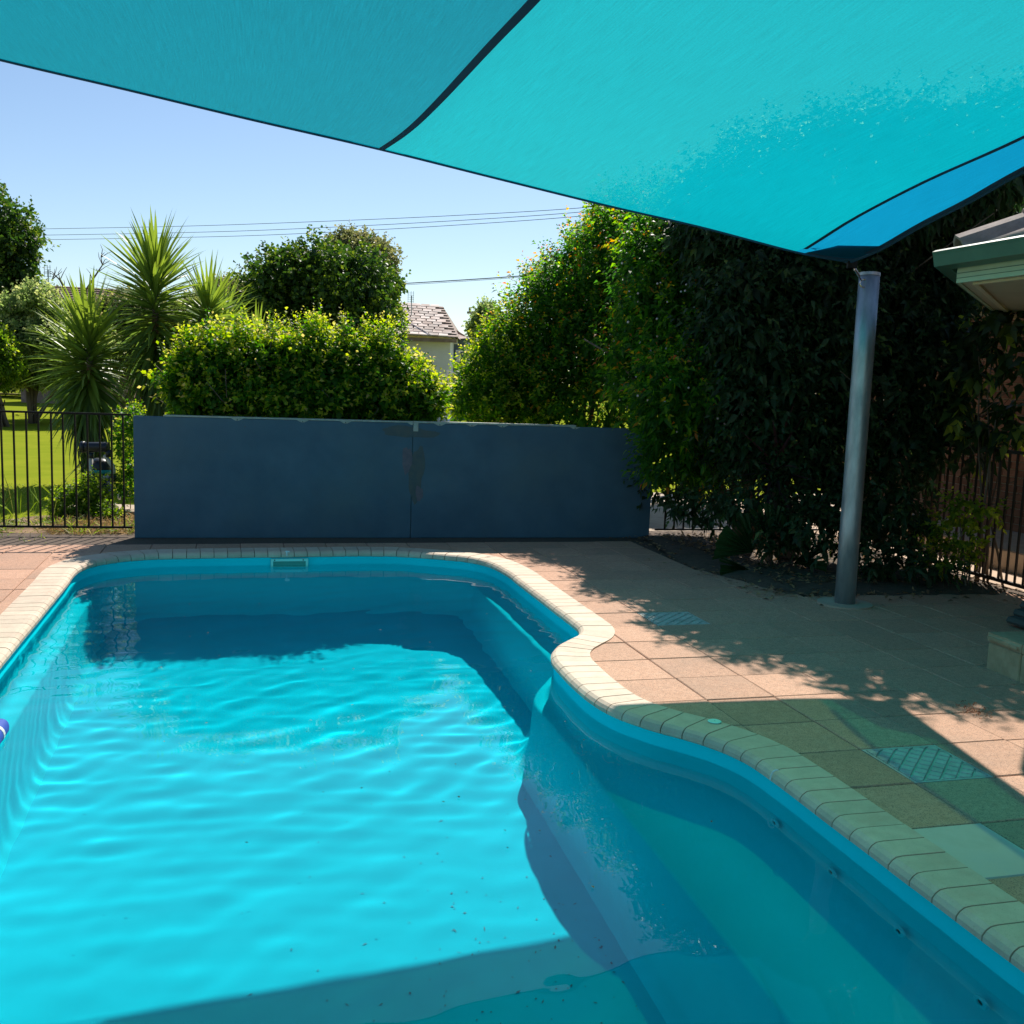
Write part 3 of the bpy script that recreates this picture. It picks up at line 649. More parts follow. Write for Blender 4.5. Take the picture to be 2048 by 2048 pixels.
# ------------------------------------------------------------------ foliage tools
def unit(a): return a / (np.linalg.norm(a, axis=1)[:, None] + 1e-9)
def leaves_mesh(name, B, D, UPV, L, Wd, age, droop=.25, fold=.18, fine=True):
    """B base, D direction, UPV rough normal, L length, Wd half width (arrays) -> one mesh of folded leaf blades"""
    n = len(B); Sd = unit(np.cross(D, UPV)); Nn = np.cross(Sd, D); L = L[:, None]; Wd = Wd[:, None]
    dr = (droop * L) * np.array([[0, 0, -1.0]])
    mid = B + D * L * .5 + dr * .15; tip = B + D * L + dr
    l = B + D * L * .42 + Sd * Wd + Nn * Wd * fold * 2 + dr * .12; r = B + D * L * .42 - Sd * Wd + Nn * Wd * fold * 2 + dr * .12
    if fine:
        V = np.stack([B, l, mid, r, tip], 1).reshape(-1, 3); k = np.arange(n)[:, None] * 5
        F = np.concatenate([k + [0, 2, 1], k + [0, 3, 2], k + [2, 4, 1], k + [2, 3, 4]]); ag = np.repeat(age, 5)
    else:
        V = np.stack([B, l, r, tip], 1).reshape(-1, 3); k = np.arange(n)[:, None] * 4
        F = np.concatenate([k + [0, 3, 1], k + [0, 2, 3]]); ag = np.repeat(age, 4)
    me = bpy.data.meshes.new(name); fill_mesh(me, V, F)
    if len(me.vertices) == len(ag):
        at_ = me.attributes.new('age', 'FLOAT', 'POINT'); at_.data.foreach_set('value', ag.astype(np.float32))
    return me
def blob_points(rs, blobs, n, shell=(.74, 1.14), lump=.10, zmin=.0, keep_inner=.86, upbias=.0):
    bl = np.array(blobs); area = (bl[:, 3] * bl[:, 4] + bl[:, 4] * bl[:, 5] + bl[:, 3] * bl[:, 5]); pr = area / area.sum()
    P = []; Nr = []; tot = 0
    while tot < n:
        k = rs.choice(len(bl), n, p=pr); v = unit(rs.normal(size=(n, 3)) + np.array([0, 0, upbias])); q = bl[k]
        rad = rs.uniform(shell[0], shell[1], n) * (1 + lump * np.sin(v[:, 0] * 5 + q[:, 0] * 3) * np.sin(v[:, 1] * 5 + q[:, 1] * 2) + lump * .8 * np.sin(v[:, 2] * 9 + v[:, 0] * 7 + q[:, 2] * 4))
        p = q[:, :3] + v * q[:, 3:6] * rad[:, None]; nn = unit(v / q[:, 3:6])
        ok = p[:, 2] > zmin
        for b_ in bl:
            ok &= (((p - b_[:3]) / b_[3:6]) ** 2).sum(1) > keep_inner ** 2 * .8
        # gaps: coherent holes
        P.append(p[ok]); Nr.append(nn[ok]); tot += ok.sum()
        if not ok.any(): break
    return np.concatenate(P)[:n], np.concatenate(Nr)[:n]
def foliage(name, parent, blobs, m, nsh=1200, nl=9, ls=.22, leaf=.06, wf=.22, seed=1, up=.7, young=.35, inner=6000, inner_leaf=None, droop=.3, fine=True, zmin=0.05, spread=.75, lump=.10, outw=.6, noise=.35, stem=False, upbias=0.0, origin=None, maxage=1.0):
    rs = np.random.RandomState(seed); P, Nr = blob_points(rs, blobs, nsh, lump=lump, zmin=zmin, upbias=upbias); n = len(P)
    d = unit(Nr * outw + np.array([0, 0, up]) + rs.normal(size=(n, 3)) * noise); lsh = ls * rs.uniform(.55, 1.35, n)
    a = unit(np.cross(d, unit(rs.normal(size=(n, 3))))); b_ = np.cross(d, a)
    isy = rs.rand(n) < young; B = []; D = []; U = []; Ln = []; Ag = []
    for i in range(nl):
        t = (i + .6) / nl; ang = (i % 2) * math.pi + (i // 2) * math.pi / 2 + rs.uniform(-.3, .3, n)
        side = a * np.cos(ang)[:, None] + b_ * np.sin(ang)[:, None]
        sprd = spread * (1.15 - .55 * t) + rs.uniform(-.15, .15, n)
        dd = unit(side * np.sin(sprd * 1.3)[:, None] + d * np.cos(sprd * 1.3)[:, None]); B.append(P + d * (lsh * (t - .35))[:, None]); D.append(dd); U.append(d + side * .2 + rs.normal(size=(n, 3)) * .2)
        Ln.append(leaf * (1.15 - .45 * t) * rs.uniform(.75, 1.25, n)); ag = rs.uniform(.05, .6, n) + .12 * t
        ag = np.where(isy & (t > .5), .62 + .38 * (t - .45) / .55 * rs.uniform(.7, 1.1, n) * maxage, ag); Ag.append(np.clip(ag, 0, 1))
    B, D, U, Ln, Ag = [np.concatenate(x) for x in (B, D, U, Ln, Ag)]
    if inner:
        bl = np.array(blobs); vol = bl[:, 3] * bl[:, 4] * bl[:, 5]; k = rs.choice(len(bl), inner, p=vol / vol.sum()); v = unit(rs.normal(size=(inner, 3))); rr = rs.uniform(.35, 1.0, inner) ** .6
        p = bl[k, :3] + v * bl[k, 3:6] * rr[:, None]; ok = p[:, 2] > zmin; p = p[ok]; q = len(p)
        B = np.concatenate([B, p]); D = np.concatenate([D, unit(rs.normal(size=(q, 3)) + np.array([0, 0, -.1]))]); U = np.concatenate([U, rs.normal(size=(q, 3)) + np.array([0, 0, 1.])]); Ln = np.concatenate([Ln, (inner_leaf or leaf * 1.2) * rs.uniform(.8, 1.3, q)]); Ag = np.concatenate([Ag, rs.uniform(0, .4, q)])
    if origin is not None: B = B - np.array(tuple(origin))
    me = leaves_mesh(name, B, D, unit(U), Ln, Ln * wf * np.random.RandomState(seed + 1).uniform(.85, 1.15, len(Ln)), Ag, droop=droop, fine=fine)
    o = link(name, me, parent=parent, mat=m)
    if stem:
        bm = bmesh.new()
        for i in rs.choice(n, min(n, stem), replace=False):
            p = Vector(P[i]) - (Vector(origin) if origin is not None else Vector()); q = Vector(d[i]); tube(bm, [p - q * lsh[i] * .9, p + q * lsh[i] * .6], .003, 3, cap=False, r1=.001)
        bm_obj('twigs', bm, parent=parent, mat=M['bark'])
    return o
def branches(parent, base, blobs, seed, r=.03, n=4, m=None, name='trunk', spread=.12, origin=None, sub=2):
    rr = random.Random(seed); bm = bmesh.new(); base = Vector(base); org = Vector(origin) if origin is not None else Vector()
    for k in range(n):
        b0 = rr.choice(blobs); tgt = Vector(b0[:3]) + Vector((rr.uniform(-.5, .5) * b0[3], rr.uniform(-.5, .5) * b0[4], rr.uniform(-.1, .5) * b0[5]))
        s = base + Vector((rr.uniform(-spread, spread), rr.uniform(-spread, spread), -.05)); pts = []
        for i in range(7):
            t = i / 6; p = s.lerp(tgt, t) + Vector((rr.uniform(-.05, .05), rr.uniform(-.05, .05), 0)) * (tgt - s).length * .35 * math.sin(math.pi * t) + Vector((0, 0, .15 * (tgt - s).length * math.sin(math.pi * t) * .3)); pts.append(p - org)
        tube(bm, pts, r, 6, r1=r * .3)
        for q in range(sub):
            i = rr.randint(2, 5); e = pts[i] + Vector((rr.uniform(-1, 1), rr.uniform(-1, 1), rr.uniform(.2, 1))).normalized() * (tgt - s).length * .3; mdl = (pts[i] + e) / 2 + Vector((rr.uniform(-.05, .05),) * 3); tube(bm, [pts[i], mdl, e], r * .45, 5, r1=r * .15)
    return bm_obj(name, bm, parent=parent, mat=m or M['bark'], smooth=True)
# ------------------------------------------------------------------ hedge behind the wall
rh = random.Random(4)
def pblob(px, py, Y, rx, ry, rz): p = at(px, py, Y); return (p.x, p.y, p.z, rx, ry, rz)
hb = []
for px, py, Y, rx, ry, rz in ((392, 745, 12.2, .36, .5, .38), (430, 715, 12.3, .45, .5, .45), (500, 712, 12.4, .45, .5, .42), (575, 725, 12.4, .42, .5, .45), (640, 718, 12.5, .40, .5, .5), (700, 722, 12.5, .42, .5, .45), (765, 725, 12.6, .42, .5, .47), (815, 752, 12.7, .34, .45, .40), (405, 800, 12.2, .36, .45, .4), (480, 800, 12.3, .5, .45, .4), (560, 805, 12.3, .5, .45, .4), (650, 805, 12.4, .5, .45, .4), (740, 805, 12.5, .5, .45, .4), (820, 800, 12.6, .4, .4, .36), (862, 770, 12.7, .13, .3, .22)):
    Yh = 10.8
    for _ in range(4): Yh = 11.42 + .268 * at(px, py, Yh).x
    hb.append(pblob(px, py + 30 + rh.uniform(-8, 8) if py < 790 else py, Yh, rx * .84, .36, rz * .78))
hd = empty('hedge', (0, 12.3, 0), 0, label='clipped green hedge with yellow new tips growing behind the left panel of the blue wall', cat='hedge')
ho = Vector((0, 12.3, 0)); hd.location = ho
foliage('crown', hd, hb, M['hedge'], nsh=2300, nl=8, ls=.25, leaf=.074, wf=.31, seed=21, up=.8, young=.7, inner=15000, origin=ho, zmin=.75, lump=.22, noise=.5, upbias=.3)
# taller upright shoots on top
hY_ = lambda px, py: 11.36 + .268 * (11.36 + .268 * -1.8) * ray(px, py).x / ray(px, py).y
ts = [at(px, py, hY_(px, py)) for px, py in ((636, 640), (608, 660), (650, 655), (690, 655), (420, 672), (530, 655), (600, 668), (745, 662), (775, 668), (470, 675), (380, 690), (345, 700))] + [at(q_, rh.uniform(656, 690), hY_(q_, 670) + rh.uniform(-.15, .15)) for q_ in [rh.uniform(335, 835) for _ in range(34)]]
foliage('tall_shoots', hd, [(p.x, p.y, p.z - .08, .07, .07, .16) for p in ts], M['hedge'], nsh=420, nl=10, ls=.24, leaf=.052, wf=.26, seed=5, up=2.2, young=.8, inner=0, origin=ho, noise=.2)
for k, px in enumerate((350, 450, 560, 650, 760, 840)):
    p = at(px, 840, hY_(px, 840)); branches(hd, (p.x, p.y, 0), [b_ for b_ in hb if abs(b_[0] - p.x) < .7], k, r=.022, n=5, origin=ho, name='stem', sub=3)
def shrub(name, label, cat, blobs, m, base, seed, n=5, r=.03, trunkmat=None, group=None, **k):
    o = empty(name, (base[0], base[1], 0), 0, label=label, cat=cat, group=group); org = Vector((base[0], base[1], 0))
    foliage('crown', o, blobs, m, origin=org, seed=seed, **k); branches(o, base, blobs, seed, r=r, n=n, origin=org, m=trunkmat)
    return o
b1 = [pblob(*q) for q in ((935, 785, 12.6, .17, .4, .30), (968, 752, 12.6, .26, .4, .36), (1010, 715, 12.7, .32, .4, .45), (1040, 760, 12.7, .35, .4, .5), (960, 800, 12.5, .35, .4, .3), (1070, 800, 12.7, .4, .4, .4))]
shrub('shrub', 'low yellow tipped shrub just right of the gap in the hedge', 'shrub', b1, M['hedge'], at(990, 840, 12.6).xy.to_3d(), 31, nsh=900, nl=9, ls=.27, leaf=.066, wf=.28, up=.9, young=.7, inner=2200, zmin=.7, lump=.2)
b2 = [pblob(*q) for q in ((1045, 700, 13.2, .35, .6, .45), (1090, 640, 13.2, .5, .6, .55), (1140, 600, 13.3, .55, .7, .6), (1200, 560, 13.2, .6, .7, .7), (1270, 530, 13.0, .7, .7, .8), (1120, 720, 13.0, .6, .6, .6), (1200, 700, 12.8, .6, .6, .6), (1180, 800, 12.6, .7, .5, .5), (1290, 640, 12.8, .6, .6, .8), (1060, 770, 12.9, .4, .5, .4), (1350, 480, 13.2, .7, .7, .7), (1100, 590, 13.3, .25, .3, .3))]
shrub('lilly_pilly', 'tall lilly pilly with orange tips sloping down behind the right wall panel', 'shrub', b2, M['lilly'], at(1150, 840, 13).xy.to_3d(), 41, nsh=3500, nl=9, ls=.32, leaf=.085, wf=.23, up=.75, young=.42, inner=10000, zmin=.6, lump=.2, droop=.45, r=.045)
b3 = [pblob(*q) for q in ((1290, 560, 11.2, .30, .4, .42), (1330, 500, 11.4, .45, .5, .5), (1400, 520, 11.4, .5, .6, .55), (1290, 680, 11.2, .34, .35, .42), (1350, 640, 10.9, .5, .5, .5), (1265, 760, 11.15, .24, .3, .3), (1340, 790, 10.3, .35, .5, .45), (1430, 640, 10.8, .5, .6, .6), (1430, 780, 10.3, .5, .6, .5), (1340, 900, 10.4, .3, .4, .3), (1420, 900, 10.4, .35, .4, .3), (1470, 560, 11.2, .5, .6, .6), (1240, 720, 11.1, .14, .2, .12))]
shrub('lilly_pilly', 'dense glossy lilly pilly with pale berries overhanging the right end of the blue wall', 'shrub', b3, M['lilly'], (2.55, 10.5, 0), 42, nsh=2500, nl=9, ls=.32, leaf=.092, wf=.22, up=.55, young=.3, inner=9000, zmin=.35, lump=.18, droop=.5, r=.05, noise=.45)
# pale berries / flower buds on the same shrub: small beads
bs = bmesh.new(); rs = np.random.RandomState(8); Pb, _n = blob_points(rs, b3[:9], 260, shell=(.98, 1.12), zmin=.6)
for p in Pb:
    bmesh.ops.create_icosphere(bs, subdivisions=1, radius=float(rs.uniform(.008, .016)), matrix=Matrix.Translation(Vector(p) - Vector((2.55, 10.5, 0))))
lp = [o for o in S.objects if o.name.startswith('lilly_pilly') and o.type == 'EMPTY'][-1]
tag(bm_obj('berries', bs, parent=lp, mat=mat('pale_berry', (.75, .66, .68), .3), smooth=True), kind='stuff')
b4 = [pblob(*q) for q in ((1245, 450, 17, .6, .8, .5), (1320, 470, 17, .8, 1, .7), (1400, 500, 17, .8, 1, .7), (1215, 440, 17, .25, .4, .2), (1215, 495, 17, .3, .4, .3), (1180, 540, 16, .35, .5, .6), (1150, 600, 16, .4, .5, .7))]
shrub('tree', 'olive green small leaved tree top showing above the lilly pilly under the sail edge', 'tree', b4, M['lime'], (3.2, 17, 0), 43, nsh=2000, nl=8, ls=.2, leaf=.07, wf=.3, up=.5, young=.5, inner=8000, inner_leaf=.12, zmin=1.5, lump=.12, fine=False, r=.07)
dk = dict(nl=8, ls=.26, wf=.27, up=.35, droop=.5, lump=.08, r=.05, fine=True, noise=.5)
b5 = [pblob(*q) for q in ((1500, 640, 9.9, .5, .6, .7), (1580, 600, 9.9, .5, .6, .6), (1530, 790, 9.8, .55, .5, .6), (1620, 740, 9.8, .5, .5, .7), (1490, 880, 9.9, .35, .4, .35), (1660, 620, 9.9, .4, .6, .7), (1520, 500, 10.6, .6, .7, .6), (1460, 430, 10.4, .6, .7, .6), (1560, 400, 10.3, .7, .8, .7), (1660, 420, 10.3, .6, .7, .8), (1600, 880, 9.7, .4, .4, .35))]
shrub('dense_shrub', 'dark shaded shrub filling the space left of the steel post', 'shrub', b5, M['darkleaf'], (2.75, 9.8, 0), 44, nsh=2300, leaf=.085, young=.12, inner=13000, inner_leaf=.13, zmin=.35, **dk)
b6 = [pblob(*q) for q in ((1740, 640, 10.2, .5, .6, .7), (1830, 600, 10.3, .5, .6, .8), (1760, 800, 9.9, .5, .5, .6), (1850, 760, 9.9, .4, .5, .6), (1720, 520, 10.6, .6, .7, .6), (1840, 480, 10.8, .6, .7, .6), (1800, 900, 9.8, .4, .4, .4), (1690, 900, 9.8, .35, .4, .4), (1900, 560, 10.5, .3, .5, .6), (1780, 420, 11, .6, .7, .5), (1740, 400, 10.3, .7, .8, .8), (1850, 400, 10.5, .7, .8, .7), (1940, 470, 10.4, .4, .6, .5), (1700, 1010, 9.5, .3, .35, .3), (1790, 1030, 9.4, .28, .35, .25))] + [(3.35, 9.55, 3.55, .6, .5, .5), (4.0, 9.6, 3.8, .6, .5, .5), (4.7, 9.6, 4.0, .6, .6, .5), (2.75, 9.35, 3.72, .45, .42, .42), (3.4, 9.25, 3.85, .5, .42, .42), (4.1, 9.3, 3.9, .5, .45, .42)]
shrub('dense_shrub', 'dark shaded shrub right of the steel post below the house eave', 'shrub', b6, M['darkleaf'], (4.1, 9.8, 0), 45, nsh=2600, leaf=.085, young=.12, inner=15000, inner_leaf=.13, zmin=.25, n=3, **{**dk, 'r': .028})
b7 = [pblob(*q) for q in ((1960, 430, 17, .9, 1, .9), (2050, 390, 17, 1, 1, 1), (1890, 470, 17, .8, 1, .8), (2140, 430, 17, .9, 1, 1), (1990, 560, 17, 1.1, 1, 1.1))]
shrub('lilly_pilly', 'tall lilly pilly with sunlit tips behind the grey roof in the top right corner', 'shrub', b7, M['lilly'], (8.2, 17, 0), 46, nsh=1900, nl=9, ls=.26, leaf=.085, wf=.24, up=.6, young=.35, inner=6000, zmin=.6, droop=.45, r=.06)
# broad leaved climber on the right fence
b8 = [pblob(*q) for q in ((1955, 700, 9.2, .16, .3, .25), (2000, 650, 8.9, .2, .3, .15), (2035, 720, 8.8, .13, .25, .22), (1940, 830, 9.3, .22, .3, .16), (2000, 860, 9.1, .2, .3, .12), (2040, 830, 8.9, .12, .2, .15), (1900, 880, 9.5, .2, .3, .15), (1960, 905, 9.2, .16, .2, .06), (1900, 760, 9.6, .2, .3, .3))]
shrub('climber', 'broad leaved climber hanging over the top rail of the fence at the right edge', 'climbing plant', b8, leafmat('climber_leaf', [(0, (.012, .03, .012)), (.55, (.03, .06, .015)), (1, (.30, .36, .04))], .35), (4.35, 9.1, 0), 47, nsh=150, nl=6, ls=.22, leaf=.12, wf=.34, up=-.1, young=.3, inner=160, inner_leaf=.12, zmin=.5, droop=.5, n=6, r=.012, spread=.9)
b9 = [pblob(*q) for q in ((1905, 1060, 9.0, .16, .3, .2), (1930, 1020, 8.9, .12, .2, .14), (1890, 1110, 8.9, .2, .3, .12), (1975, 1015, 8.8, .14, .15, .06), (1950, 1080, 8.8, .1, .15, .12))]
shrub('small_shrub', 'small leggy shrub with sunlit yellow green leaves against the bars of the right fence', 'shrub', b9, M['lime'], (3.95, 8.75, 0), 48, nsh=110, nl=7, ls=.2, leaf=.065, wf=.3, up=.2, young=.6, inner=120, zmin=.1, droop=.3, n=6, r=.008)
b10 = [pblob(*q) for q in ((1480, 1010, 9.3, .25, .3, .18), (1340, 960, 11.2, .4, .2, .25), (1430, 960, 11.2, .5, .2, .3), (1390, 1000, 11.2, .3, .15, .1), (1400, 1010, 9.9, .3, .25, .2), (1560, 1060, 9.1, .3, .3, .2), (1630, 1050, 9.0, .25, .3, .25), (1660, 980, 9.4, .3, .3, .3), (1740, 1110, 8.8, .3, .3, .16), (1830, 1130, 8.7, .3, .3, .13), (1600, 960, 9.6, .4, .3, .3))]
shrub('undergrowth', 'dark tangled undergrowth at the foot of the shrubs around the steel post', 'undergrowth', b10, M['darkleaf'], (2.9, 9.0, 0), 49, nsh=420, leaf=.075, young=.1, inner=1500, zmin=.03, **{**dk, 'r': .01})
b = bmesh.new(); quad(b, [W(3.4, 10.93, -.03), W(6.6, 10.93, -.03), W(6.6, 15, -.03), W(3.4, 15, -.03)]); o = bm_obj('rear_path', b, mat=M['concrete']); tag(o, kind='structure')
# the planting bed with litter
b = bmesh.new(); rb = random.Random(2); bed = [(4.25, 10.36), (4.15, 9.6), (4.02, 8.9), (4.08, 8.2), (4.2, 7.75), (4.28, 7.35), (4.6, 7.25), (5.1, 7.2), (5.7, 7.15), (6.2, 7.12), (6.42, 7.3), (6.46, 8.5), (6.46, 10.4)]
bp_ = []
for i in range(len(bed)):
    a, c = Vector(bed[i]), Vector(bed[(i + 1) % len(bed)])
    for q in range(6): p = a.lerp(c, q / 6); bp_.append(p + Vector((rb.uniform(-.03, .03), rb.uniform(-.03, .03))))
cc = Vector((5.2, 8.7)); rings = []
for s, z in ((1, -.004), (.96, .012), (.85, .03), (.5, .045)):
    rings.append([b.verts.new((*(cc + (p - cc) * s), z + rb.uniform(-.004, .012) * (s < 1))) for p in bp_])
for a, c in zip(rings, rings[1:]):
    for i in range(len(bp_)): b.faces.new((a[i], a[(i + 1) % len(bp_)], c[(i + 1) % len(bp_)], c[i]))
b.faces.new(rings[-1])
o = bm_obj('garden_bed', b, mat=M['soil'], smooth=True); o.matrix_world = YARD; tag(o, kind='structure')
rs = np.random.RandomState(19); n = 6000; pu = rs.uniform(3.7, 6.5, n); pv = rs.uniform(6.6, 10.3, n); edge = np.abs(pv - 7.25) + np.maximum(0, 4.1 - pu) * 2
ok = rs.rand(n) < np.where((pv > 7.2) & (pu > 4.2), .8, np.exp(-np.maximum(0, 7.2 - pv) * 7) * .35 * (pu > 4) + .05 * (pv > 8) + .002); pu, pv = pu[ok], pv[ok]; n = len(pu)
Bp = np.array([tuple(W(a, c, .004 + (.035 if (c > 7.5 and a > 4.4) else 0) + rs.uniform(0, .012))) for a, c in zip(pu, pv)])
me = leaves_mesh('leaf_litter', Bp, unit(np.c_[rs.normal(size=(n, 2)), rs.uniform(-.05, .3, n)]), unit(rs.normal(size=(n, 3)) * .3 + [0, 0, 1]), rs.uniform(.03, .075, n), rs.uniform(.007, .018, n), rs.rand(n), droop=.1)
M['dryleaf'] = leafmat('dry_leaf', [(0, (.10, .055, .03)), (.5, (.24, .14, .07)), (1, (.45, .30, .16))], .15, .7)
o = link('leaf_litter', me, mat=M['dryleaf']); tag(o, kind='stuff')
# dead seed cluster in the sunny patch
sc_ = at(1945, 1425, 5.2); c0 = W(*(lambda r: (r.x * CR + r.y * SR, -r.x * SR + r.y * CR))(Vector((ray(1945, 1425).x, ray(1945, 1425).y)) * (-CH / ray(1945, 1425).z)), 0)
cl = empty('dead_flower_cluster', c0, 0, label='small dry brown flower cluster lying on the sunlit paver triangle', cat='plant debris')
rs = np.random.RandomState(4); n = 150; me = leaves_mesh('dry_flowers', rs.normal(size=(n, 3)) * [.04, .06, .006] + [0, 0, .014], unit(rs.normal(size=(n, 3)) + [0, 0, .3]), unit(rs.normal(size=(n, 3))), rs.uniform(.008, .02, n), rs.uniform(.002, .005, n), rs.rand(n)); link('dry_flowers', me, parent=cl, mat=leafmat('dry_flower', [(0, (.20, .07, .04)), (1, (.42, .22, .12))], .2, .7))
# fan palm seedling
def fan(parent, base, dirv, L, nseg, m, seed, width=1.9, org=None):
    rr = random.Random(seed); bm = bmesh.new(); d = Vector(dirv).normalized(); hub = Vector(base) + d * L * .55
    tube(bm, [Vector(base), Vector(base).lerp(hub, .5) + Vector((0, 0, .04)), hub], .006, 5, r1=.004)
    sd = d.cross(Vector((-.15, -1, .35))).normalized(); upn = sd.cross(d).normalized(); lay = bm.verts.layers.float.new('age')
    pr = None
    for k in range(nseg + 1):
        a = -width / 2 + width * k / nseg; q = hub + (d * math.cos(a) + sd * math.sin(a) + upn * .1 * math.cos(a * 2)) * L * (.8 + rr.uniform(-.03, .03)) + Vector((0, 0, -.12 * L * abs(a))) + upn * (.03 * L if k % 2 else 0)
        v = bm.verts.new(q); mdp = bm.verts.new(hub.lerp(q, .5) + upn * (.03 * L if k % 2 else -.01))
        v[lay] = rr.random(); mdp[lay] = .3
        if pr:
            h = bm.verts.new(hub); bm.faces.new((h, pr[1], mdp)); tipq = bm.verts.new((pr[0].co + q) / 2 * 1.0); bm.faces.new((pr[1], pr[0], mdp)); bm.faces.new((pr[0], v, mdp)) if k % 3 == 0 or rr.random() < .7 else None
        pr = (v, mdp)
    return bm_obj('leaf', bm, parent=parent, mat=m)
fpb = W(4.68, 8.2, .02); fp = empty('fan_palm', fpb, 0, label='young fan palm with broad pleated green leaves in the dark bed left of the post', cat='palm')
for k, (dx, dy, dz, L, wd) in enumerate(((-.75, -.2, .65, .50, 1.5), (-.95, -.3, .05, .42, .9), (.3, -.2, .9, .42, 1.2), (.8, -.2, .4, .36, 1.1), (-.2, -.1, 1.0, .48, 1.0))):
    fan(fp, (0, 0, 0), (dx, dy, dz), L, 18, M['fan'], k, wd)
# cordyline with long dark blades
def sword_mesh(L, w, droop, seg=5):
    bm = bmesh.new(); rows = []
    for i in range(seg + 1):
        t = i / seg; ww = w * (1 - t ** 2.2) * (.55 + .45 * min(1, t * 5)); z = -droop * L * t * t; x = L * t * (1 - .15 * droop * t)
        rows.append([bm.verts.new((x, -ww, z + ww * .35)), bm.verts.new((x, 0, z)), bm.verts.new((x, ww, z + ww * .35))] if i < seg else [bm.verts.new((x, 0, z))])
    for a, c in zip(rows, rows[1:]):
        if len(c) == 3:
            for q in (0, 1): bm.faces.new((a[q], a[q + 1], c[q + 1], c[q]))
        else:
            for q in (0, 1): bm.faces.new((a[q], a[q + 1], c[0]))
    return bm
def sword_variants(m, L, w, tag_, ages=(.15, .4, .65, .95)):
    out = []
    for dr in (.06, .22, .45, .8):
        for ag in ages:
            bm = sword_mesh(L, w, dr); me = bpy.data.meshes.new('leaf'); bm.to_mesh(me); bm.free(); a_ = me.attributes.new('age', 'FLOAT', 'POINT'); a_.data.foreach_set('value', np.full(len(me.vertices), ag, np.float32)); me.materials.append(m); me.shade_smooth(); out.append(me)
    return out
def rosette(parent, top, height, n, var, seed, lo=-.9, hi=1.5, axis=(0, 0, 1), rad=.03, sc=(.8, 1.1), stuff=0):
    """sword leaves around the stem: upright at the tip, horizontal, then hanging lower down"""
    rr = random.Random(seed); st = bmesh.new(); lay = None
    for k in range(n + stuff):
        t = (k + rr.random()) / (n + stuff); el_ = hi - (hi - lo) * t ** .64 + rr.uniform(-.12, .12); az = k * 2.39996 + rr.uniform(-.25, .25)
        z = top[2] - height * t; d = min(3, int(max(0, .2 + 2.4 * t + rr.uniform(-.7, .9)))); age = 3 - min(3, int(t * 3.2 + rr.uniform(0, .9)))
        me = var[d * 4 + age]; s = rr.uniform(*sc) * (1 - .15 * t)
        Mx = Matrix.Translation((top[0] + math.cos(az) * rad, top[1] + math.sin(az) * rad, z)) @ Matrix.Rotation(az, 4, 'Z') @ Matrix.Rotation(-el_, 4, 'Y') @ Matrix.Rotation(rr.uniform(-.5, .5), 4, 'X') @ Matrix.Diagonal((s, s, s, 1))
        if k % max(1, (n + stuff) // n) == 0 and True or stuff == 0:
            o = bpy.data.objects.new('leaf', me); S.collection.objects.link(o); o.parent = parent; o.matrix_local = Mx
        else:
            tmp = me.copy(); tmp.transform(Mx); st.from_mesh(tmp); bpy.data.meshes.remove(tmp)
    if stuff:
        me = bpy.data.meshes.new('leaf_mass'); st.to_mesh(me); tag(link('leaf_mass', me, parent=parent, mat=None), kind='stuff'); me.materials.clear(); me.materials.append(var[0].materials[0])
    st.free()
cv_ = sword_variants(M['cordy'], .62, .022, 'c')
cb_ = W(4.85, 8.6, 0); co_ = empty('cordyline', cb_, 0, label='dark reddish cordyline with long strap leaves in the shade between wall end and post', cat='cordyline')
rosette(co_, (0, 0, 1.05), .35, 60, cv_, 3, lo=-.5, hi=1.45); b = bmesh.new(); tube(b, [(0, 0, 0), (.03, 0, .5), (0, 0, 1.0)], .035, 8, r1=.025); bm_obj('trunk', b, parent=co_, mat=M['bark'], smooth=True)
# ------------------------------------------------------------------ yuccas
yv_ = sword_variants(M['yucca'], .92, .034, 'y')
def yucca(px, pyt, pyb, Y, label, heads, seed, n=110, stuff=60):
    p = at(px, 790, Y); base = Vector((p.x, Y, 0)); y = empty('yucca', base, 0, label=label, cat='yucca')
    for h, (dx, dy, top, hgt, cnt_, s) in enumerate(heads):
        bm = bmesh.new(); pts = [Vector((dx * .3 * t + dx * .7 * t * t, dy * t, top * t)) for t in np.linspace(0, 1, 8)]; tube(bm, pts, .075, 10, r1=.04)
        bm_obj('trunk', bm, parent=y, mat=M['bark'], smooth=True)
        rosette(y, (dx, dy, top), hgt, cnt_, yv_, seed + h, lo=-1.25, hi=1.53, rad=.045, sc=(.8 * s, 1.08 * s), stuff=int(cnt_ * 2.2))
    # dead skirt
    rr = random.Random(seed); st = bmesh.new()
    for k in range(110):
        az = rr.uniform(0, 6.28); z = rr.uniform(.5, max(.8, heads[0][2] - heads[0][3])); me = yv_[3 * 4].copy(); s = rr.uniform(.6, .95)
        me.transform(Matrix.Translation((heads[0][0] * (z / heads[0][2]) + math.cos(az) * .07, math.sin(az) * .07, z)) @ Matrix.Rotation(az, 4, 'Z') @ Matrix.Rotation(rr.uniform(1.15, 1.5), 4, 'Y') @ Matrix.Diagonal((s, s * .7, s, 1))); st.from_mesh(me); bpy.data.meshes.remove(me)
    tag(bm_obj('dead_skirt', st, parent=y, mat=M['deadleaf']), kind='stuff')
    return y
yucca(183, 600, 840, 14.4, 'shorter spiky yucca on the left, standing above the pool pump', [(-.02, 0, 2.12, 1.3, 130, 1.0), (-.30, .35, 1.85, .7, 60, .85)], 100)
yucca(312, 450, 830, 15.0, 'tallest spiky yucca with one tall head rising above the power lines', [(.0, 0, 3.08, 1.85, 160, 1.0), (.62, .5, 2.65, .9, 90, .9)], 200)
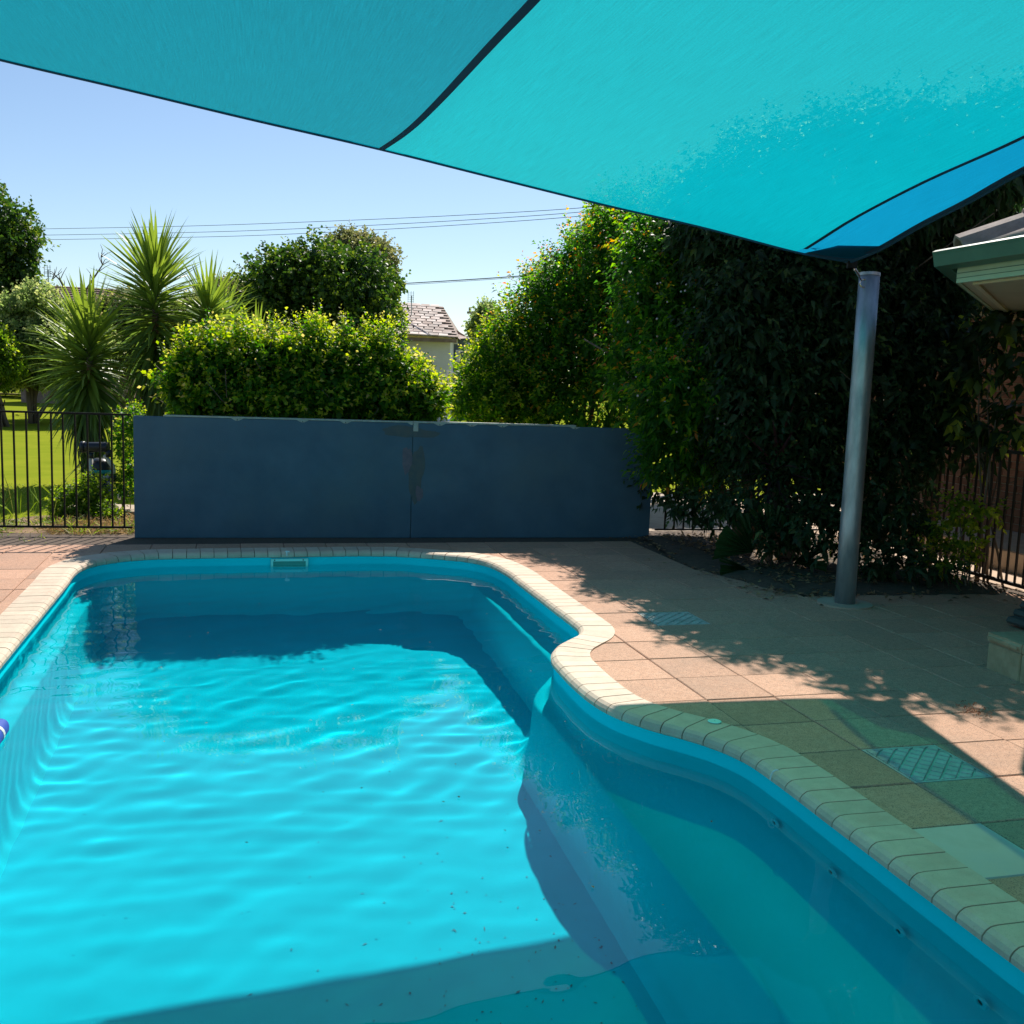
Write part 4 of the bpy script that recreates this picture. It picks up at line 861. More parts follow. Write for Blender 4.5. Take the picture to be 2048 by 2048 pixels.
yucca(470, 600, 830, 16.6, 'yellow green yucca heads behind the tallest yucca', [(-.30, .3, 2.45, .8, 60, .95), (.25, .4, 2.05, .5, 60, .9)], 300)
# small yucca crown poking above the hedge
# ------------------------------------------------------------------ weeds, grass and ground behind the fence
rs = np.random.RandomState(77)
def tufts(name, n, area, h, seed, m, w_=.004, lean=.5, dens=None, kind='stuff'):
    rs = np.random.RandomState(seed); U = rs.uniform(area[0], area[1], n); Vv = rs.uniform(area[2], area[3], n)
    if dens is not None: ok = rs.rand(n) < dens(U, Vv); U, Vv = U[ok], Vv[ok]; n = len(U)
    Bp = np.stack([U * CR - Vv * SR, U * SR + Vv * CR, np.full(n, -.035)], 1); D = unit(np.c_[rs.normal(size=(n, 2)) * lean, np.ones(n)]); L = rs.uniform(h[0], h[1], n)
    me = leaves_mesh(name, Bp, D, unit(rs.normal(size=(n, 3))), L, np.full(n, w_), rs.uniform(0, 1, n) ** 1.5, droop=.35, fine=True); o = link(name, me, mat=m); return tag(o, kind=kind)
cl1 = lambda U, V: np.clip(np.sin(U * 6.1 + 1) * np.sin(V * 5 + U * 3) * .8 + .35, 0.03, 1)
tufts('lawn_grass', 16000, (-6.5, 1.2, 10.9, 15.5), (.02, .05), 5, M['grassblade'], .0035, .7)
tufts('weeds', 2600, (-4.5, -1.05, 10.74, 11.5), (.08, .30), 6, M['grassblade'], .004, .6, cl1)
tufts('dry_grass', 2600, (-1.9, -.95, 10.8, 11.9), (.05, .22), 8, leafmat('dry_grass', [(0, (.16, .12, .04)), (1, (.38, .24, .10))], .3, .7), .0035, .9)
tufts('seed_stalks', 90, (-3.4, -1.9, 11.1, 12.4), (.45, .8), 9, M['grassblade'], .004, .25)
tufts('joint_weeds', 170, (-3.2, -1.6, 10.3, 10.72), (.03, .12), 10, M['grassblade'], .004, .9, lambda U, V: np.where(np.abs(np.sin(U * 4.0)) > .85, 1, .12))
tufts('joint_weeds', 260, (3.2, 5.6, 5.6, 7.1), (.01, .04), 12, M['grassblade'], .003, 1.2, lambda U, V: (np.sin(U * 9) * np.sin(V * 7 + 1) > .85) * 1.0)
bw = [pblob(*q) for q in ((150, 1010, 11.2, .2, .25, .2), (185, 990, 11.3, .16, .2, .2), (130, 1045, 11.1, .2, .2, .15), (210, 1040, 11.1, .18, .2, .15))]
shrub('weed_bush', 'leafy green self sown bush growing low against the left fence below the pool pump', 'bush', bw, M['lime'], at(165, 1060, 11.2).xy.to_3d(), 51, nsh=420, nl=7, ls=.14, leaf=.05, wf=.36, up=.7, young=.35, inner=900, zmin=-.02, n=5, r=.006)
bw2 = [pblob(*q) for q in ((255, 970, 11.7, .13, .2, .2), (262, 930, 11.7, .09, .15, .15), (250, 880, 12.0, .12, .2, .2), (262, 840, 12.0, .12, .2, .2))]
shrub('weed_bush', 'yellow green leaves of a bush squeezed beside the left end of the blue wall', 'bush', bw2, M['hedge'], at(255, 1040, 11.7).xy.to_3d(), 52, nsh=200, nl=8, ls=.14, leaf=.05, wf=.3, up=.8, young=.6, inner=500, zmin=.1, n=4, r=.006)
o = bmesh.new(); rb = random.Random(9); pts = []
for k in range(30):
    a = 2 * math.pi * k / 30; pts.append((-1.55 + 1.15 * math.cos(a) * (1 + rb.uniform(-.12, .12)), 11.55 + .75 * math.sin(a) * (1 + rb.uniform(-.12, .12))))
o.faces.new([o.verts.new((x, y, -.028)) for x, y in pts]); o = bm_obj('bare_earth', o, mat=M['litter']); o.matrix_world = YARD; tag(o, kind='structure')
# concrete kerb of the pump pad
# ------------------------------------------------------------------ pool pump set
pY = 11.75; pb = at(190, 1000, pY); pp = empty('pool_filter', (pb.x, pY, 0), 0, label='black pool filter tank with teal band, chlorinator cell and grey pipes behind the left fence', cat='pool filter')
def lp_(px, py, dy=0): q = at(px, py, pY + dy); return Vector((q.x - pb.x, dy, q.z))
def part(name, pts, r, m, n=16, **k):
    b = bmesh.new(); tube(b, pts, r, n, **k); o = bm_obj(name, b, parent=pp, mat=m, smooth=False)
    for f in o.data.polygons: f.use_smooth = len(f.vertices) == 4
    return o
c1, c2 = lp_(192, 918), lp_(192, 1010)
zt, zb = c1.z, 0.02; xx = c1.x; rr_ = .132
part('filter_tank', [(xx, .12, zb), (xx, .12, zb + .05), (xx, .12, zt - .20)], [rr_ * .9, rr_, rr_], M['tankblue'], 24)
tk = part('tank_lid', [(xx, .12, zt - .199), (xx, .12, zt - .08), (xx, .12, zt - .03), (xx, .12, zt)], [rr_ * 1.02, rr_ * 1.02, rr_ * .8, rr_ * .45], M['pump'], 24)
part('teal_band', [(xx, .12, lp_(192, 948).z), (xx, .12, lp_(192, 940).z)], rr_ * 1.04, M['teal'], 24)
a, c = lp_(163, 894), lp_(217, 894)
part('chlorinator_cell', [a, a + Vector((.012, 0, 0)), c - Vector((.012, 0, 0)), c], [.052, .058, .058, .052], M['pump'], 20)
part('cell_collar', [a + Vector((.0, 0, 0)), a + Vector((.045, 0, 0))], .068, M['pump'], 20)
part('pipe_collar', [lp_(182, 905), lp_(182, 916)], .032, M['pump'], 12); part('pipe', [lp_(182, 914), lp_(182, 1010)], .0235, M['pvc'], 12)
part('pipe_collar', [lp_(217, 900), lp_(217, 914)], .032, M['pump'], 12)
part('pipe', [lp_(208, 912), lp_(213, 915), lp_(219, 924), lp_(225, 931), lp_(227, 940), lp_(227, 960)], .026, M['pvc'], 12)
part('pipe', [lp_(198, 1012), lp_(198, 965), lp_(201, 958), lp_(207, 955), lp_(222, 955)], .0255, M['pvc'], 12)
part('valve_body', [lp_(217, 960), lp_(223, 957), lp_(229, 957), lp_(234, 962)], [.02, .05, .05, .03], M['pump'], 14)
part('pump_motor', [lp_(238, 990), lp_(256, 990)], .055, M['whiteplastic'], 16); part('cable', [lp_(163, 890), lp_(156, 900), lp_(157, 915), lp_(163, 935), lp_(168, 960)], .006, M['black'], 6)
b = bmesh.new(); box(b, -.35, .55, -.2, .4, -.05, .01); bm_obj('concrete_pad', b, parent=pp, mat=M['concrete'])
# ------------------------------------------------------------------ house wing at the right (eave, roof)
hw = empty('house', W(4.345, 5.84, 0), R(15), label='nearby house with green gutter, pale green fascia and grey tiled hip roof', cat='house')
GZ = 2.592; D2 = Vector((.7071, .7071))
prg = [(0, 0), (-.018, -.012), (-.012, -.035), (-.0, -.105), (.10, -.118), (.105, -.02)]
def eave_run(name, pr, parent, m, near=-9, far=3.2):
    """profile (inward offset, height) swept along both eaves, mitred at the splayed corner"""
    b = bmesh.new(); rg = []
    for f in (lambda o: (o, near), lambda o: (o, -.4142 * o), lambda o: (o + D2.x * far, -.4142 * o + D2.y * far)):
        rg.append([b.verts.new((*f(x), GZ + z)) for x, z in pr])
    n = len(pr)
    for a, c in zip(rg, rg[1:]):
        for i in range(n): b.faces.new((a[i], a[(i + 1) % n], c[(i + 1) % n], c[i]))
    b.faces.new(rg[0][::-1]); b.faces.new(rg[-1]); bmesh.ops.recalc_face_normals(b, faces=b.faces)
    return bm_obj(name, b, parent=parent, mat=m)
eave_run('gutter', prg, hw, M['gutter'])
fa = eave_run('fascia', [(.135, -.205), (.16, -.205), (.16, -.03), (.135, -.03)], hw, M['palegreen'])
eave_run('fascia_groove', [(.131, -.147), (.135, -.147), (.135, -.143), (.131, -.143)], fa, M['gutter']); eave_run('fascia_groove', [(.131, -.177), (.135, -.177), (.135, -.174), (.131, -.174)], fa, M['gutter'])
b = bmesh.new(); prism(b, [(.162, -9), (6, -9), (6, 2.2), (.162 + D2.x * 3.2, -.067 + D2.y * 3.2), (.162, -.067)], GZ - .198, GZ - .18); bmesh.ops.recalc_face_normals(b, faces=b.faces); bm_obj('soffit', b, parent=hw, mat=M['cream2'])
eave_run('soffit_trim', [(.23, -.214), (.262, -.214), (.262, -.199), (.23, -.199)], hw, M['cream'])
pit = math.tan(R(23)); Hh = 3.2; bz = GZ - .05
b = bmesh.new(); cH = (Hh, -.4142 * Hh, bz + (Hh - .02) * pit)
quad(b, [(.02, -.008, bz), cH, (Hh, -9, cH[2]), (.02, -9, bz)]); quad(b, [(.02, -.008, bz), (.02 + D2.x * 3.2, -.008 + D2.y * 3.2, bz), (Hh + 2.3, -.4142 * Hh + 2.3, cH[2]), cH]); roof = bm_obj('roof', b, parent=hw, mat=M['tilegrey'])
tbm = bmesh.new(); nn = 7; tw, tl = .30, .36; ra = []
for side, z0 in ((0, 0.022), (1, 0.034)):
    ra.append([[tbm.verts.new(((-tl / 2 if s == 0 else tl / 2), -tw / 2 + tw * k / nn, (.03 if s == 0 else .012) + .016 * math.sin(2 * math.pi * k / nn) - (0 if side else .014))) for k in range(nn + 1)] for s in (0, 1)])
for side in (0, 1):
    for k in range(nn): tbm.faces.new((ra[side][0][k], ra[side][0][k + 1], ra[side][1][k + 1], ra[side][1][k]))
for k in range(nn): tbm.faces.new((ra[0][0][k], ra[0][0][k + 1], ra[1][0][k + 1], ra[1][0][k]))
tme = bpy.data.meshes.new('roof_tile'); tbm.to_mesh(tme); tbm.free(); tme.materials.append(M['tilegrey']); tme.shade_smooth()
ca = math.atan(pit)
for rw in range(7):
    for cl_ in range(16):
        sx = .10 + rw * .32 * math.cos(ca); vy = .05 - cl_ * .30
        if -vy < .4142 * (sx + .1) + .22: continue
        o = bpy.data.objects.new('roof_tile', tme); S.collection.objects.link(o); o.parent = roof; o.matrix_local = Matrix.Translation((sx + .1, vy, bz + (sx + .1) * pit + .012)) @ Matrix.Rotation(-ca, 4, 'Y')
hb_ = bmesh.new(); pr_h = [(-.13, -.06), (-.07, .03), (0, .06), (.07, .03), (.13, -.06), (.11, -.06), (.06, .012), (0, .04), (-.06, .012), (-.11, -.06)]
ha = [hb_.verts.new((-.24, x, z)) for x, z in pr_h]; hc = [hb_.verts.new((.24, x * .93, z - .012)) for x, z in pr_h]
for i in range(10): hb_.faces.new((ha[i], ha[(i + 1) % 10], hc[(i + 1) % 10], hc[i]))
hb_.faces.new(ha[::-1]); hb_.faces.new(hc); bmesh.ops.recalc_face_normals(hb_, faces=hb_.faces)
hme = bpy.data.meshes.new('hip_tile'); hb_.to_mesh(hme); hb_.free(); hme.materials.append(M['tilegrey'])
hd_ = Vector((1, -.4142, pit)).normalized()
for k in range(8):
    o = bpy.data.objects.new('hip_tile', hme); S.collection.objects.link(o); o.parent = roof; o.matrix_local = Matrix.Translation(Vector((.02, -.008, bz + .05)) + hd_ * (.36 + .43 * k) + Vector((0, 0, .012 * (k % 2)))) @ Matrix.Rotation(R(-22.5), 4, 'Z') @ Matrix.Rotation(-math.asin(hd_.z), 4, 'Y')
b = bmesh.new(); prism(b, [(1.0, -8.9), (1.9, -8.9), (1.9, .1), (1.0, -.8)], -.05, GZ - .2); bmesh.ops.recalc_face_normals(b, faces=b.faces); bm_obj('wall', b, parent=hw, mat=M['brick'])
# ------------------------------------------------------------------ brick house wall and porch behind the right fence
bh = empty('brick_house', W(8.3, 4, 0), R(15), label='brick house wall with cream window and downpipe seen through the right fence', cat='house')
def bl(u, v, z): return Vector((u - 8.3, v - 4, z))
b = bmesh.new(); box(b, .012, 3, 0, 9, -.05, 2.72); bm_obj('wall', b, parent=bh, mat=M['mortar'])
bb = bmesh.new(); box(bb, -.0, .05, -.115, .115, -.038, .038); bmesh.ops.bevel(bb, geom=bb.edges[:], offset=.003, segments=1, affect='EDGES'); bkm = bpy.data.meshes.new('brick'); bb.to_mesh(bkm); bb.free(); bkm.materials.append(M['brick'])
nb = 0; rest = bmesh.new(); cand = []
for rw in range(30):
    for k in range(38):
        vv = .12 + k * .24 + (rw % 2) * .12; z = .06 + rw * .086
        Pw = W(8.3, vv + 4, z)
        win = 3.1 < vv < 4.35 and 1.0 < z < 2.35
        if win or vv > 8.9: continue
        cand.append((0 if camvis(Pw, 8) else 1, (Pw - Vector((0, 0, CH))).length, vv, z))
cand.sort()
for vis, d_, vv, z in cand:
    if vis == 0 and nb < 290:
        o = bpy.data.objects.new('brick', bkm); S.collection.objects.link(o); o.parent = bh; o.location = (rp.uniform(-.002, .002), vv, z); nb += 1
    else:
        t = bmesh.new(); t.from_mesh(bkm); t.transform(Matrix.Translation((0, vv, z))); tm = bpy.data.meshes.new('t'); t.to_mesh(tm); t.free(); rest.from_mesh(tm); bpy.data.meshes.remove(tm)
tag(bm_obj('brickwork', rest, parent=bh, mat=M['brick']), kind='stuff')
b = bmesh.new(); box(b, -.05, .03, 3.06, 3.16, .96, 2.4); box(b, -.05, .03, 4.29, 4.39, .96, 2.4); box(b, -.05, .03, 3.16, 4.29, .96, 1.04); box(b, -.05, .03, 3.16, 4.29, 2.32, 2.4); box(b, -.045, .025, 3.62, 3.72, 1.04, 2.32); wf_ = bm_obj('window_frame', b, parent=bh, mat=M['cream'])
b = bmesh.new(); box(b, -.01, .0, 3.16, 3.62, 1.04, 2.32); box(b, -.01, .0, 3.72, 4.29, 1.04, 2.32); bm_obj('window_blind', b, parent=wf_, mat=M['cream2'])
b = bmesh.new(); tube(b, [(-.06, 4.75, .15), (-.06, 4.75, 2.68)], .045, 12); bm_obj('downpipe', b, parent=bh, mat=M['cream'], smooth=True)
b = bmesh.new(); box(b, -1.12, .0, .0, 9, -.05, .195); bmesh.ops.bevel(b, geom=b.edges[:], offset=.01, segments=2, affect='EDGES'); bm_obj('porch_slab', b, parent=bh, mat=M['concrete'])
b = bmesh.new(); box(b, -.12, 3.6, -.3, 9.3, 2.72, 2.84); bm_obj('eave', b, parent=bh, mat=M['cream2'])
b = bmesh.new(); quad(b, [W(6.6, 2, -.012), W(7.3, 2, -.012), W(7.3, 14, -.012), W(6.6, 14, -.012)]); o = bm_obj('side_path', b, mat=noisy('pale_path', (.52, .38, .27), (.62, .46, .34), 12, .9, bump=.2, c2=(.4, .3, .22), s2=1.5)); tag(o, kind='structure')
bt = empty('folded_umbrella', W(8.1, 7.2, .195), R(15), label='folded navy and yellow umbrella leaning on the brick wall of the porch', cat='umbrella')
b = bmesh.new(); tube(b, [(0, 0, .02), (.03, 0, .3), (.08, 0, .8), (.1, 0, .95)], [.02, .07, .05, .012], 10); bm_obj('canopy', b, parent=bt, mat=M['foam'])
b = bmesh.new(); tube(b, [(.1, 0, .95), (.12, 0, 1.12)], .01, 6); bm_obj('handle', b, parent=bt, mat=M['cream'])
# limestone seat edging at the right
st_ = empty('stone_edging', W(4.45, 5.15, 0), R(15) + R(-3), label='low limestone block edging with bullnose top at the right edge of the paving', cat='stone wall')
for k, (y0, y1) in enumerate(((-.29, 0), (-.60, -.296), (-.91, -.606), (-1.22, -.916))):
    b = bmesh.new(); box(b, 0, .8, y0, y1, -.01, .165); bm_obj('stone_block', b, parent=st_, mat=M['stone'], bevel=.008)
    b = bmesh.new(); box(b, -.015, .8, y0 + .001, y1 + (.012 if k == 0 else 0), .168, .222); bmesh.ops.bevel(b, geom=[e for e in b.edges if all(v.co.x < 0 for v in e.verts)], offset=.018, segments=3, affect='EDGES'); bm_obj('cap_stone', b, parent=st_, mat=M['stone'])
# grey ribbed cover / folded lounger cushion behind the stone edging
cvb = W(5.74, 6.42, 0); cvr = empty('folded_cover', cvb, R(15), label='grey folded pool cover heaped behind the limestone edging at the right edge', cat='pool cover')
for k in range(7):
    b = bmesh.new(); z0 = .02 + k * .052; s = .06 * k
    poly = [(-.30 + s, z0), (-.315 + s, z0 + .02), (-.30 + s, z0 + .05), (-.2 + s, z0 + .058), (.9, z0 + .058), (.9, z0)]
    a = [b.verts.new((x, -.55, z)) for x, z in poly]; c = [b.verts.new((x, -.3 + .008 * k, z)) for x, z in poly]
    for q in range(6): b.faces.new((a[q], a[(q + 1) % 6], c[(q + 1) % 6], c[q]))
    b.faces.new(a[::-1]); b.faces.new(c); bmesh.ops.recalc_face_normals(b, faces=b.faces); bm_obj('cover_fold', b, parent=cvr, mat=M['cover'])
# ------------------------------------------------------------------ background: trees
def bgtree(name, label, px, py, Y, blobs, m, seed, nsh, leaf, base=None, trunk=.07, cat='tree', **k):
    bb_ = [pblob(*q) for q in blobs]; p = at(px, py, Y)
    k = {**dict(nl=7, ls=leaf * 3, wf=.38, up=.3, young=.25, inner=nsh * 3, inner_leaf=leaf * 1.6, droop=.2, fine=False, zmin=.3, lump=.14, noise=.6), **k}
    return shrub(name, label, cat, bb_, m, (p.x, Y, 0), seed, nsh=nsh, leaf=leaf, r=trunk, n=5, **k)
bgtree('round_tree', 'big dark round crowned tree in the middle distance left of the tiled house', 650, 700, 34, [(560, 590, 34, 1.1, 1.8, 1.0), (600, 560, 34, 1.2, 2, .9), (650, 565, 34, 1.4, 2, 1.1), (710, 590, 34, 1.3, 2, 1.2), (740, 635, 34, .8, 1.6, 1.0), (590, 640, 34, 1.4, 2, 1.2), (670, 640, 33.5, 1.6, 2, 1.2), (545, 640, 34, .8, 1.5, 1.0), (765, 690, 34, .5, 1.2, .5)], M['fig'], 61, 3300, .16, lump=.22, inner=6000)
bgtree('gum_tree', 'brownish green tree top rising behind the big round tree', 715, 700, 40, [(700, 500, 40, .8, 1, .7), (735, 530, 40, 1.1, 1.4, 1.0), (755, 565, 40, .7, 1.2, 1.0), (770, 600, 40, .4, 1, .7), (710, 545, 40, 1.2, 1.4, 1.0), (668, 500, 40, .3, .5, .4), (690, 560, 40, 1, 1.3, 1)], M['olive'], 62, 1900, .15)
bgtree('bush_tree', 'olive green bushy tree between the yuccas and the big round tree', 470, 700, 36, [(460, 600, 36, .8, 1.2, .7), (500, 600, 36, .8, 1.2, .6), (430, 630, 36, .9, 1.2, .8), (490, 640, 36, 1, 1.3, .9)], M['olive'], 63, 1300, .14)
bgtree('bush_tree', 'small pale green tree in front of the power pole', 970, 720, 30, [(972, 632, 30, .28, .5, .4), (965, 655, 30, .36, .6, .4), (990, 658, 30, .4, .7, .4), (982, 692, 30, .55, .9, .55), (1010, 700, 30, .5, .7, .5)], M['olive2'], 64, 1100, .10)
bgtree('bush_tree', 'bright low bush in front of the tiled house below the small pale tree', 985, 720, 22, [(958, 755, 22, .30, .5, .3), (985, 735, 22, .4, .6, .3), (1020, 725, 22, .5, .6, .4), (965, 785, 22, .4, .5, .3)], M['lime'], 65, 700, .08)
bgtree('leafy_tree', 'tall leafy green tree cut off by the left edge of the picture', -20, 700, 32, [(-10, 450, 32, .8, 1.3, .8), (15, 480, 32, .7, 1, .5), (40, 520, 32, .35, .6, .3), (0, 570, 32, .7, 1.2, .5), (50, 545, 32, .28, .5, .2), (35, 590, 32, .25, .6, .2), (-40, 520, 32, 1.0, 1.5, 1.2), (-50, 600, 32, 1.0, 1.5, 1)], M['fig'], 66, 1700, .15, inner=3000, lump=.3)
bgtree('bush_tree', 'pale bush on the left below the leafy tree, in front of the brown roof', 60, 700, 29, [(30, 625, 29, .5, .9, .4), (75, 600, 29, .4, .9, .4), (100, 625, 29, .3, .8, .35), (45, 675, 29, .9, 1.2, .6), (110, 690, 29, .8, 1.2, .6), (0, 690, 29, .7, 1, .7), (170, 685, 29, .6, 1, .5), (20, 730, 29, .9, 1, .5), (100, 735, 29, 1, 1, .5)], M['olive2'], 67, 2300, .13, young=.45, inner=3500)
bgtree('bush_tree', 'dark olive bush behind the shorter yucca', 220, 700, 33, [(215, 640, 33, .8, 1.2, .6), (260, 635, 33, .8, 1.2, .7), (170, 660, 33, .7, 1.2, .6), (230, 690, 33, 1.3, 1.3, .8), (300, 650, 33, 1.1, 1.3, .9), (380, 655, 33, 1.2, 1.3, .8)], M['olive'], 68, 2400, .14)
bgtree('bush_tree', 'yellowish shrub at the left edge just above the wire fence', 0, 740, 27, [(-10, 700, 27, .5, .6, .5), (15, 730, 27, .4, .5, .3), (-20, 740, 27, .5, .6, .4)], M['lime'], 69, 700, .10)
bgtree('far_trees', 'distant dark tree belt seen low between yuccas and hedge', 330, 740, 52, [(120, 735, 52, 3, 2, 1.1), (250, 735, 52, 3, 2, 1.2), (400, 730, 52, 3, 2, 1.4), (520, 730, 52, 3, 2, 1.4), (-40, 735, 52, 3, 2, 1.2)], M['fig'], 70, 2200, .22, cat='tree belt')
# bare twigs above the left roof
for k, (pts, lb) in enumerate((([(172, 580), (185, 560), (195, 545), (205, 530), (202, 515)], 'bare grey forked branch standing above the left brown roof'), ([(128, 575), (120, 560), (112, 552), (104, 560)], 'thin bare twigs above the left end of the brown roof'))):
    bt_ = empty('bare_branch', at(pts[0][0], pts[0][1], 38), 0, label=lb, cat='branch'); o0 = bt_.location.copy(); b = bmesh.new(); P = [at(x, y, 38) - o0 for x, y in pts]; tube(b, [P[0] - Vector((0, 0, 3.6))] + P, .05, 5, r1=.015)
    rr = random.Random(k)
    for q in range(9):
        s = rr.choice(P); e = s + Vector((rr.uniform(-.5, .5), 0, rr.uniform(.1, .5))); tube(b, [s, (s + e) / 2 + Vector((rr.uniform(-.1, .1), 0, .05)), e], .018, 4, r1=.006)
    bm_obj('limb', b, parent=bt_, mat=M['bark'])
# ------------------------------------------------------------------ background: houses, antennas, pole, wires, wire fence
hY = 40
def hp(px, py, Y=hY): return at(px, py, Y)
h1 = empty('distant_house', (hp(890, 756).x, hY, 0), 0, label='distant white and blue grey house with pinkish tiled roof', cat='house'); o1 = h1.location.copy()
def T(p): return Vector(p) - o1
RL, RR_, EL_, ER = hp(700, 601, 44), hp(886, 613, 44), hp(700, 664, 40), hp(916, 676, 40)
b = bmesh.new(); rows = 12
for i in range(rows):
    t0, t1 = i / rows, (i + 1) / rows
    a, c = EL_.lerp(RL, t0), ER.lerp(RR_, t0); d_, e = EL_.lerp(RL, t1), ER.lerp(RR_, t1); up_ = Vector((0, -.02, .05))
    quad(b, [T(a + up_), T(c + up_), T(e), T(d_)]); quad(b, [T(a), T(c), T(c + up_), T(a + up_)])
rf = bm_obj('roof', b, parent=h1, mat=M['pinktile'])
# tiles laid individually on the visible slope
tb_ = bmesh.new(); box(tb_, -.18, .18, -.02, .40, .0, .045); tm_ = bpy.data.meshes.new('roof_tile'); tb_.to_mesh(tm_); tb_.free(); M['ptile'] = noisy('pink_tile', (.36, .26, .22), (.62, .54, .49), 2, .8, objvar=.3, detail=1); tm_.materials.append(M['ptile'])
sl = (RL - EL_).normalized(); xd = (ER - EL_).normalized(); nrm = xd.cross(sl).normalized(); nrm = nrm if nrm.z > 0 else -nrm
RM = Matrix((xd, sl, nrm)).transposed().to_4x4(); slen = (RL - EL_).length
for i in range(rows):
    t = i / rows; a = EL_.lerp(RL, t); c = ER.lerp(RR_, t); L_ = (c - a).length; nn_ = int(L_ / .38)
    for k in range(nn_):
        p = a.lerp(c, (k + .5 + .5 * (i % 2)) / nn_)
        if (k + 1 + .5) / nn_ > 1.0: continue
        q = p - Vector((0, 0, CH)); 
        if 1024 + q.dot(rt) / q.dot(fwd) * FPX < 788: continue
        o = bpy.data.objects.new('roof_tile', tm_); S.collection.objects.link(o); o.parent = h1; o.matrix_local = Matrix.Translation(T(p) + nrm * .03) @ RM @ Matrix.Rotation(R(-3), 4, 'X')
b = bmesh.new(); e0 = hp(780, 672); e1 = hp(900, 679); box(b, T(e0).x, T(e1).x, .3, 6, -.1, e1.z); bm_obj('wall', b, parent=h1, mat=M['white'])
b = bmesh.new(); g0 = hp(780, 677, 39.9); g1 = hp(913, 679, 39.9); box(b, T(g0).x, T(g1).x, -.12, .02, g1.z - .12, g1.z + .02); bm_obj('gutter', b, parent=h1, mat=M['browntile'])
b = bmesh.new(); e2 = hp(936, 676, 42.5); box(b, T(e1).x + .004, T(e2).x, 2.5, 8, -.1, e2.z); bw_ = bm_obj('side_wall', b, parent=h1, mat=M['bluegrey'])
def win(px0, px1, py0, py1, Y, m, nm='window'):
    a, c = hp(px0, py1, Y), hp(px1, py0, Y); y = Y - hY
    b = bmesh.new(); box(b, T(a).x, T(c).x, y - .03, y + .01, a.z, c.z); f_ = bm_obj(nm, b, parent=h1, mat=M['white'])
    b = bmesh.new(); mx_ = (T(a).x + T(c).x) / 2; box(b, T(a).x + .05, mx_ - .02, y - .045, y - .031, a.z + .05, c.z - .05); box(b, mx_ + .02, T(c).x - .05, y - .045, y - .031, a.z + .05, c.z - .05); bm_obj('pane', b, parent=f_, mat=m)
win(904, 916, 676, 688, 42.4, M['glassdark']); win(911, 921, 700, 723, 42.4, M['glasspale'])
b = bmesh.new(); q0, q1, q2, q3 = hp(905, 655, 44), hp(938, 676, 42.2), hp(912, 678, 41.9), hp(886, 655, 45); quad(b, [T(q3), T(q0), T(q1), T(q2)]); bm_obj('lower_roof', b, parent=h1, mat=M['pinktile'])
b = bmesh.new(); quad(b, [T(RL), T(RR_), T(ER + Vector((0, 8, 0))), T(EL_ + Vector((0, 8, 0)))]); quad(b, [T(ER), T(ER + Vector((0, 8, 0))), T(RR_)]); bm_obj('rear_roof', b, parent=h1, mat=M['pinktile'])
ra_ = empty('ramp_rail', hp(895, 742, 36), 0, label='pale sloping hand rail beside the distant house above the hedge gap', cat='railing'); o2 = ra_.location.copy(); b = bmesh.new(); tube(b, [hp(893, 741, 36) - o2, hp(928, 751, 36) - o2], .03, 6); tube(b, [hp(895, 742, 36) - o2, hp(895, 765, 36) - o2], .025, 6); bm_obj('rail', b, parent=ra_, mat=M['white'])
sl_ = empty('concrete_step', hp(900, 765, 35), 0, label='pale concrete step seen in the gap above the hedge by the distant house', cat='step'); o2 = sl_.location.copy(); b = bmesh.new(); a, c = hp(886, 772, 35) - o2, hp(920, 762, 35) - o2; box(b, a.x, c.x, 0, 1.5, a.z, c.z); bm_obj('slab', b, parent=sl_, mat=M['concrete'])
def antenna(px, py0, py1, Y, label):
    base = at(px, py1, Y); e = empty('tv_antenna', base, 0, label=label, cat='antenna'); Hh_ = at(px, py0, Y).z - base.z; b = bmesh.new(); tube(b, [(0, 0, -.3), (0, 0, Hh_ * .72)], .02, 5); bm_obj('mast', b, parent=e, mat=M['galv'])
    b = bmesh.new(); s = Hh_ * .15
    for dx in (-s * 1.2, 0, s * 1.2 if False else s): tube(b, [(dx - s * .3, 0, Hh_ * .3), (dx - s * .3, 0, Hh_)], .010, 4)
    for z in (.35, .5, .62, .75, .88): tube(b, [(-s * 1.7, 0, Hh_ * z), (s * 1.0, 0, Hh_ * z)], .008, 4)
    bm_obj('elements', b, parent=e, mat=M['galv']); return e
antenna(823, 582, 615, 42, 'tv antenna on the ridge of the pinkish tiled roof')
antenna(97, 530, 565, 38, 'tv antenna above the left end of the brown roof')
h2 = empty('distant_house', (at(150, 740, 45).x, 45, 0), 0, label='long low house with brown tiled roof behind the bushes on the left', cat='house'); o1 = h2.location.copy()
A_, B_, C_, D_ = at(30, 567, 49) - o1, at(262, 580, 49) - o1, at(270, 640, 44) - o1, at(10, 625, 44) - o1; b = bmesh.new(); rows = 13
for i in range(rows):
    t0, t1 = i / rows, (i + 1) / rows; quad(b, [D_.lerp(A_, t0) + Vector((0, -.02, .07)), C_.lerp(B_, t0) + Vector((0, -.02, .07)), C_.lerp(B_, t1), D_.lerp(A_, t1)]); quad(b, [D_.lerp(A_, t0), C_.lerp(B_, t0), C_.lerp(B_, t0) + Vector((0, -.02, .07)), D_.lerp(A_, t0) + Vector((0, -.02, .07))])
bm_obj('roof', b, parent=h2, mat=M['browntile']); b = bmesh.new(); box(b, D_.x + .3, C_.x - .3, -.4, 6, -.1, D_.z - .05); bm_obj('wall', b, parent=h2, mat=M['browntile'])
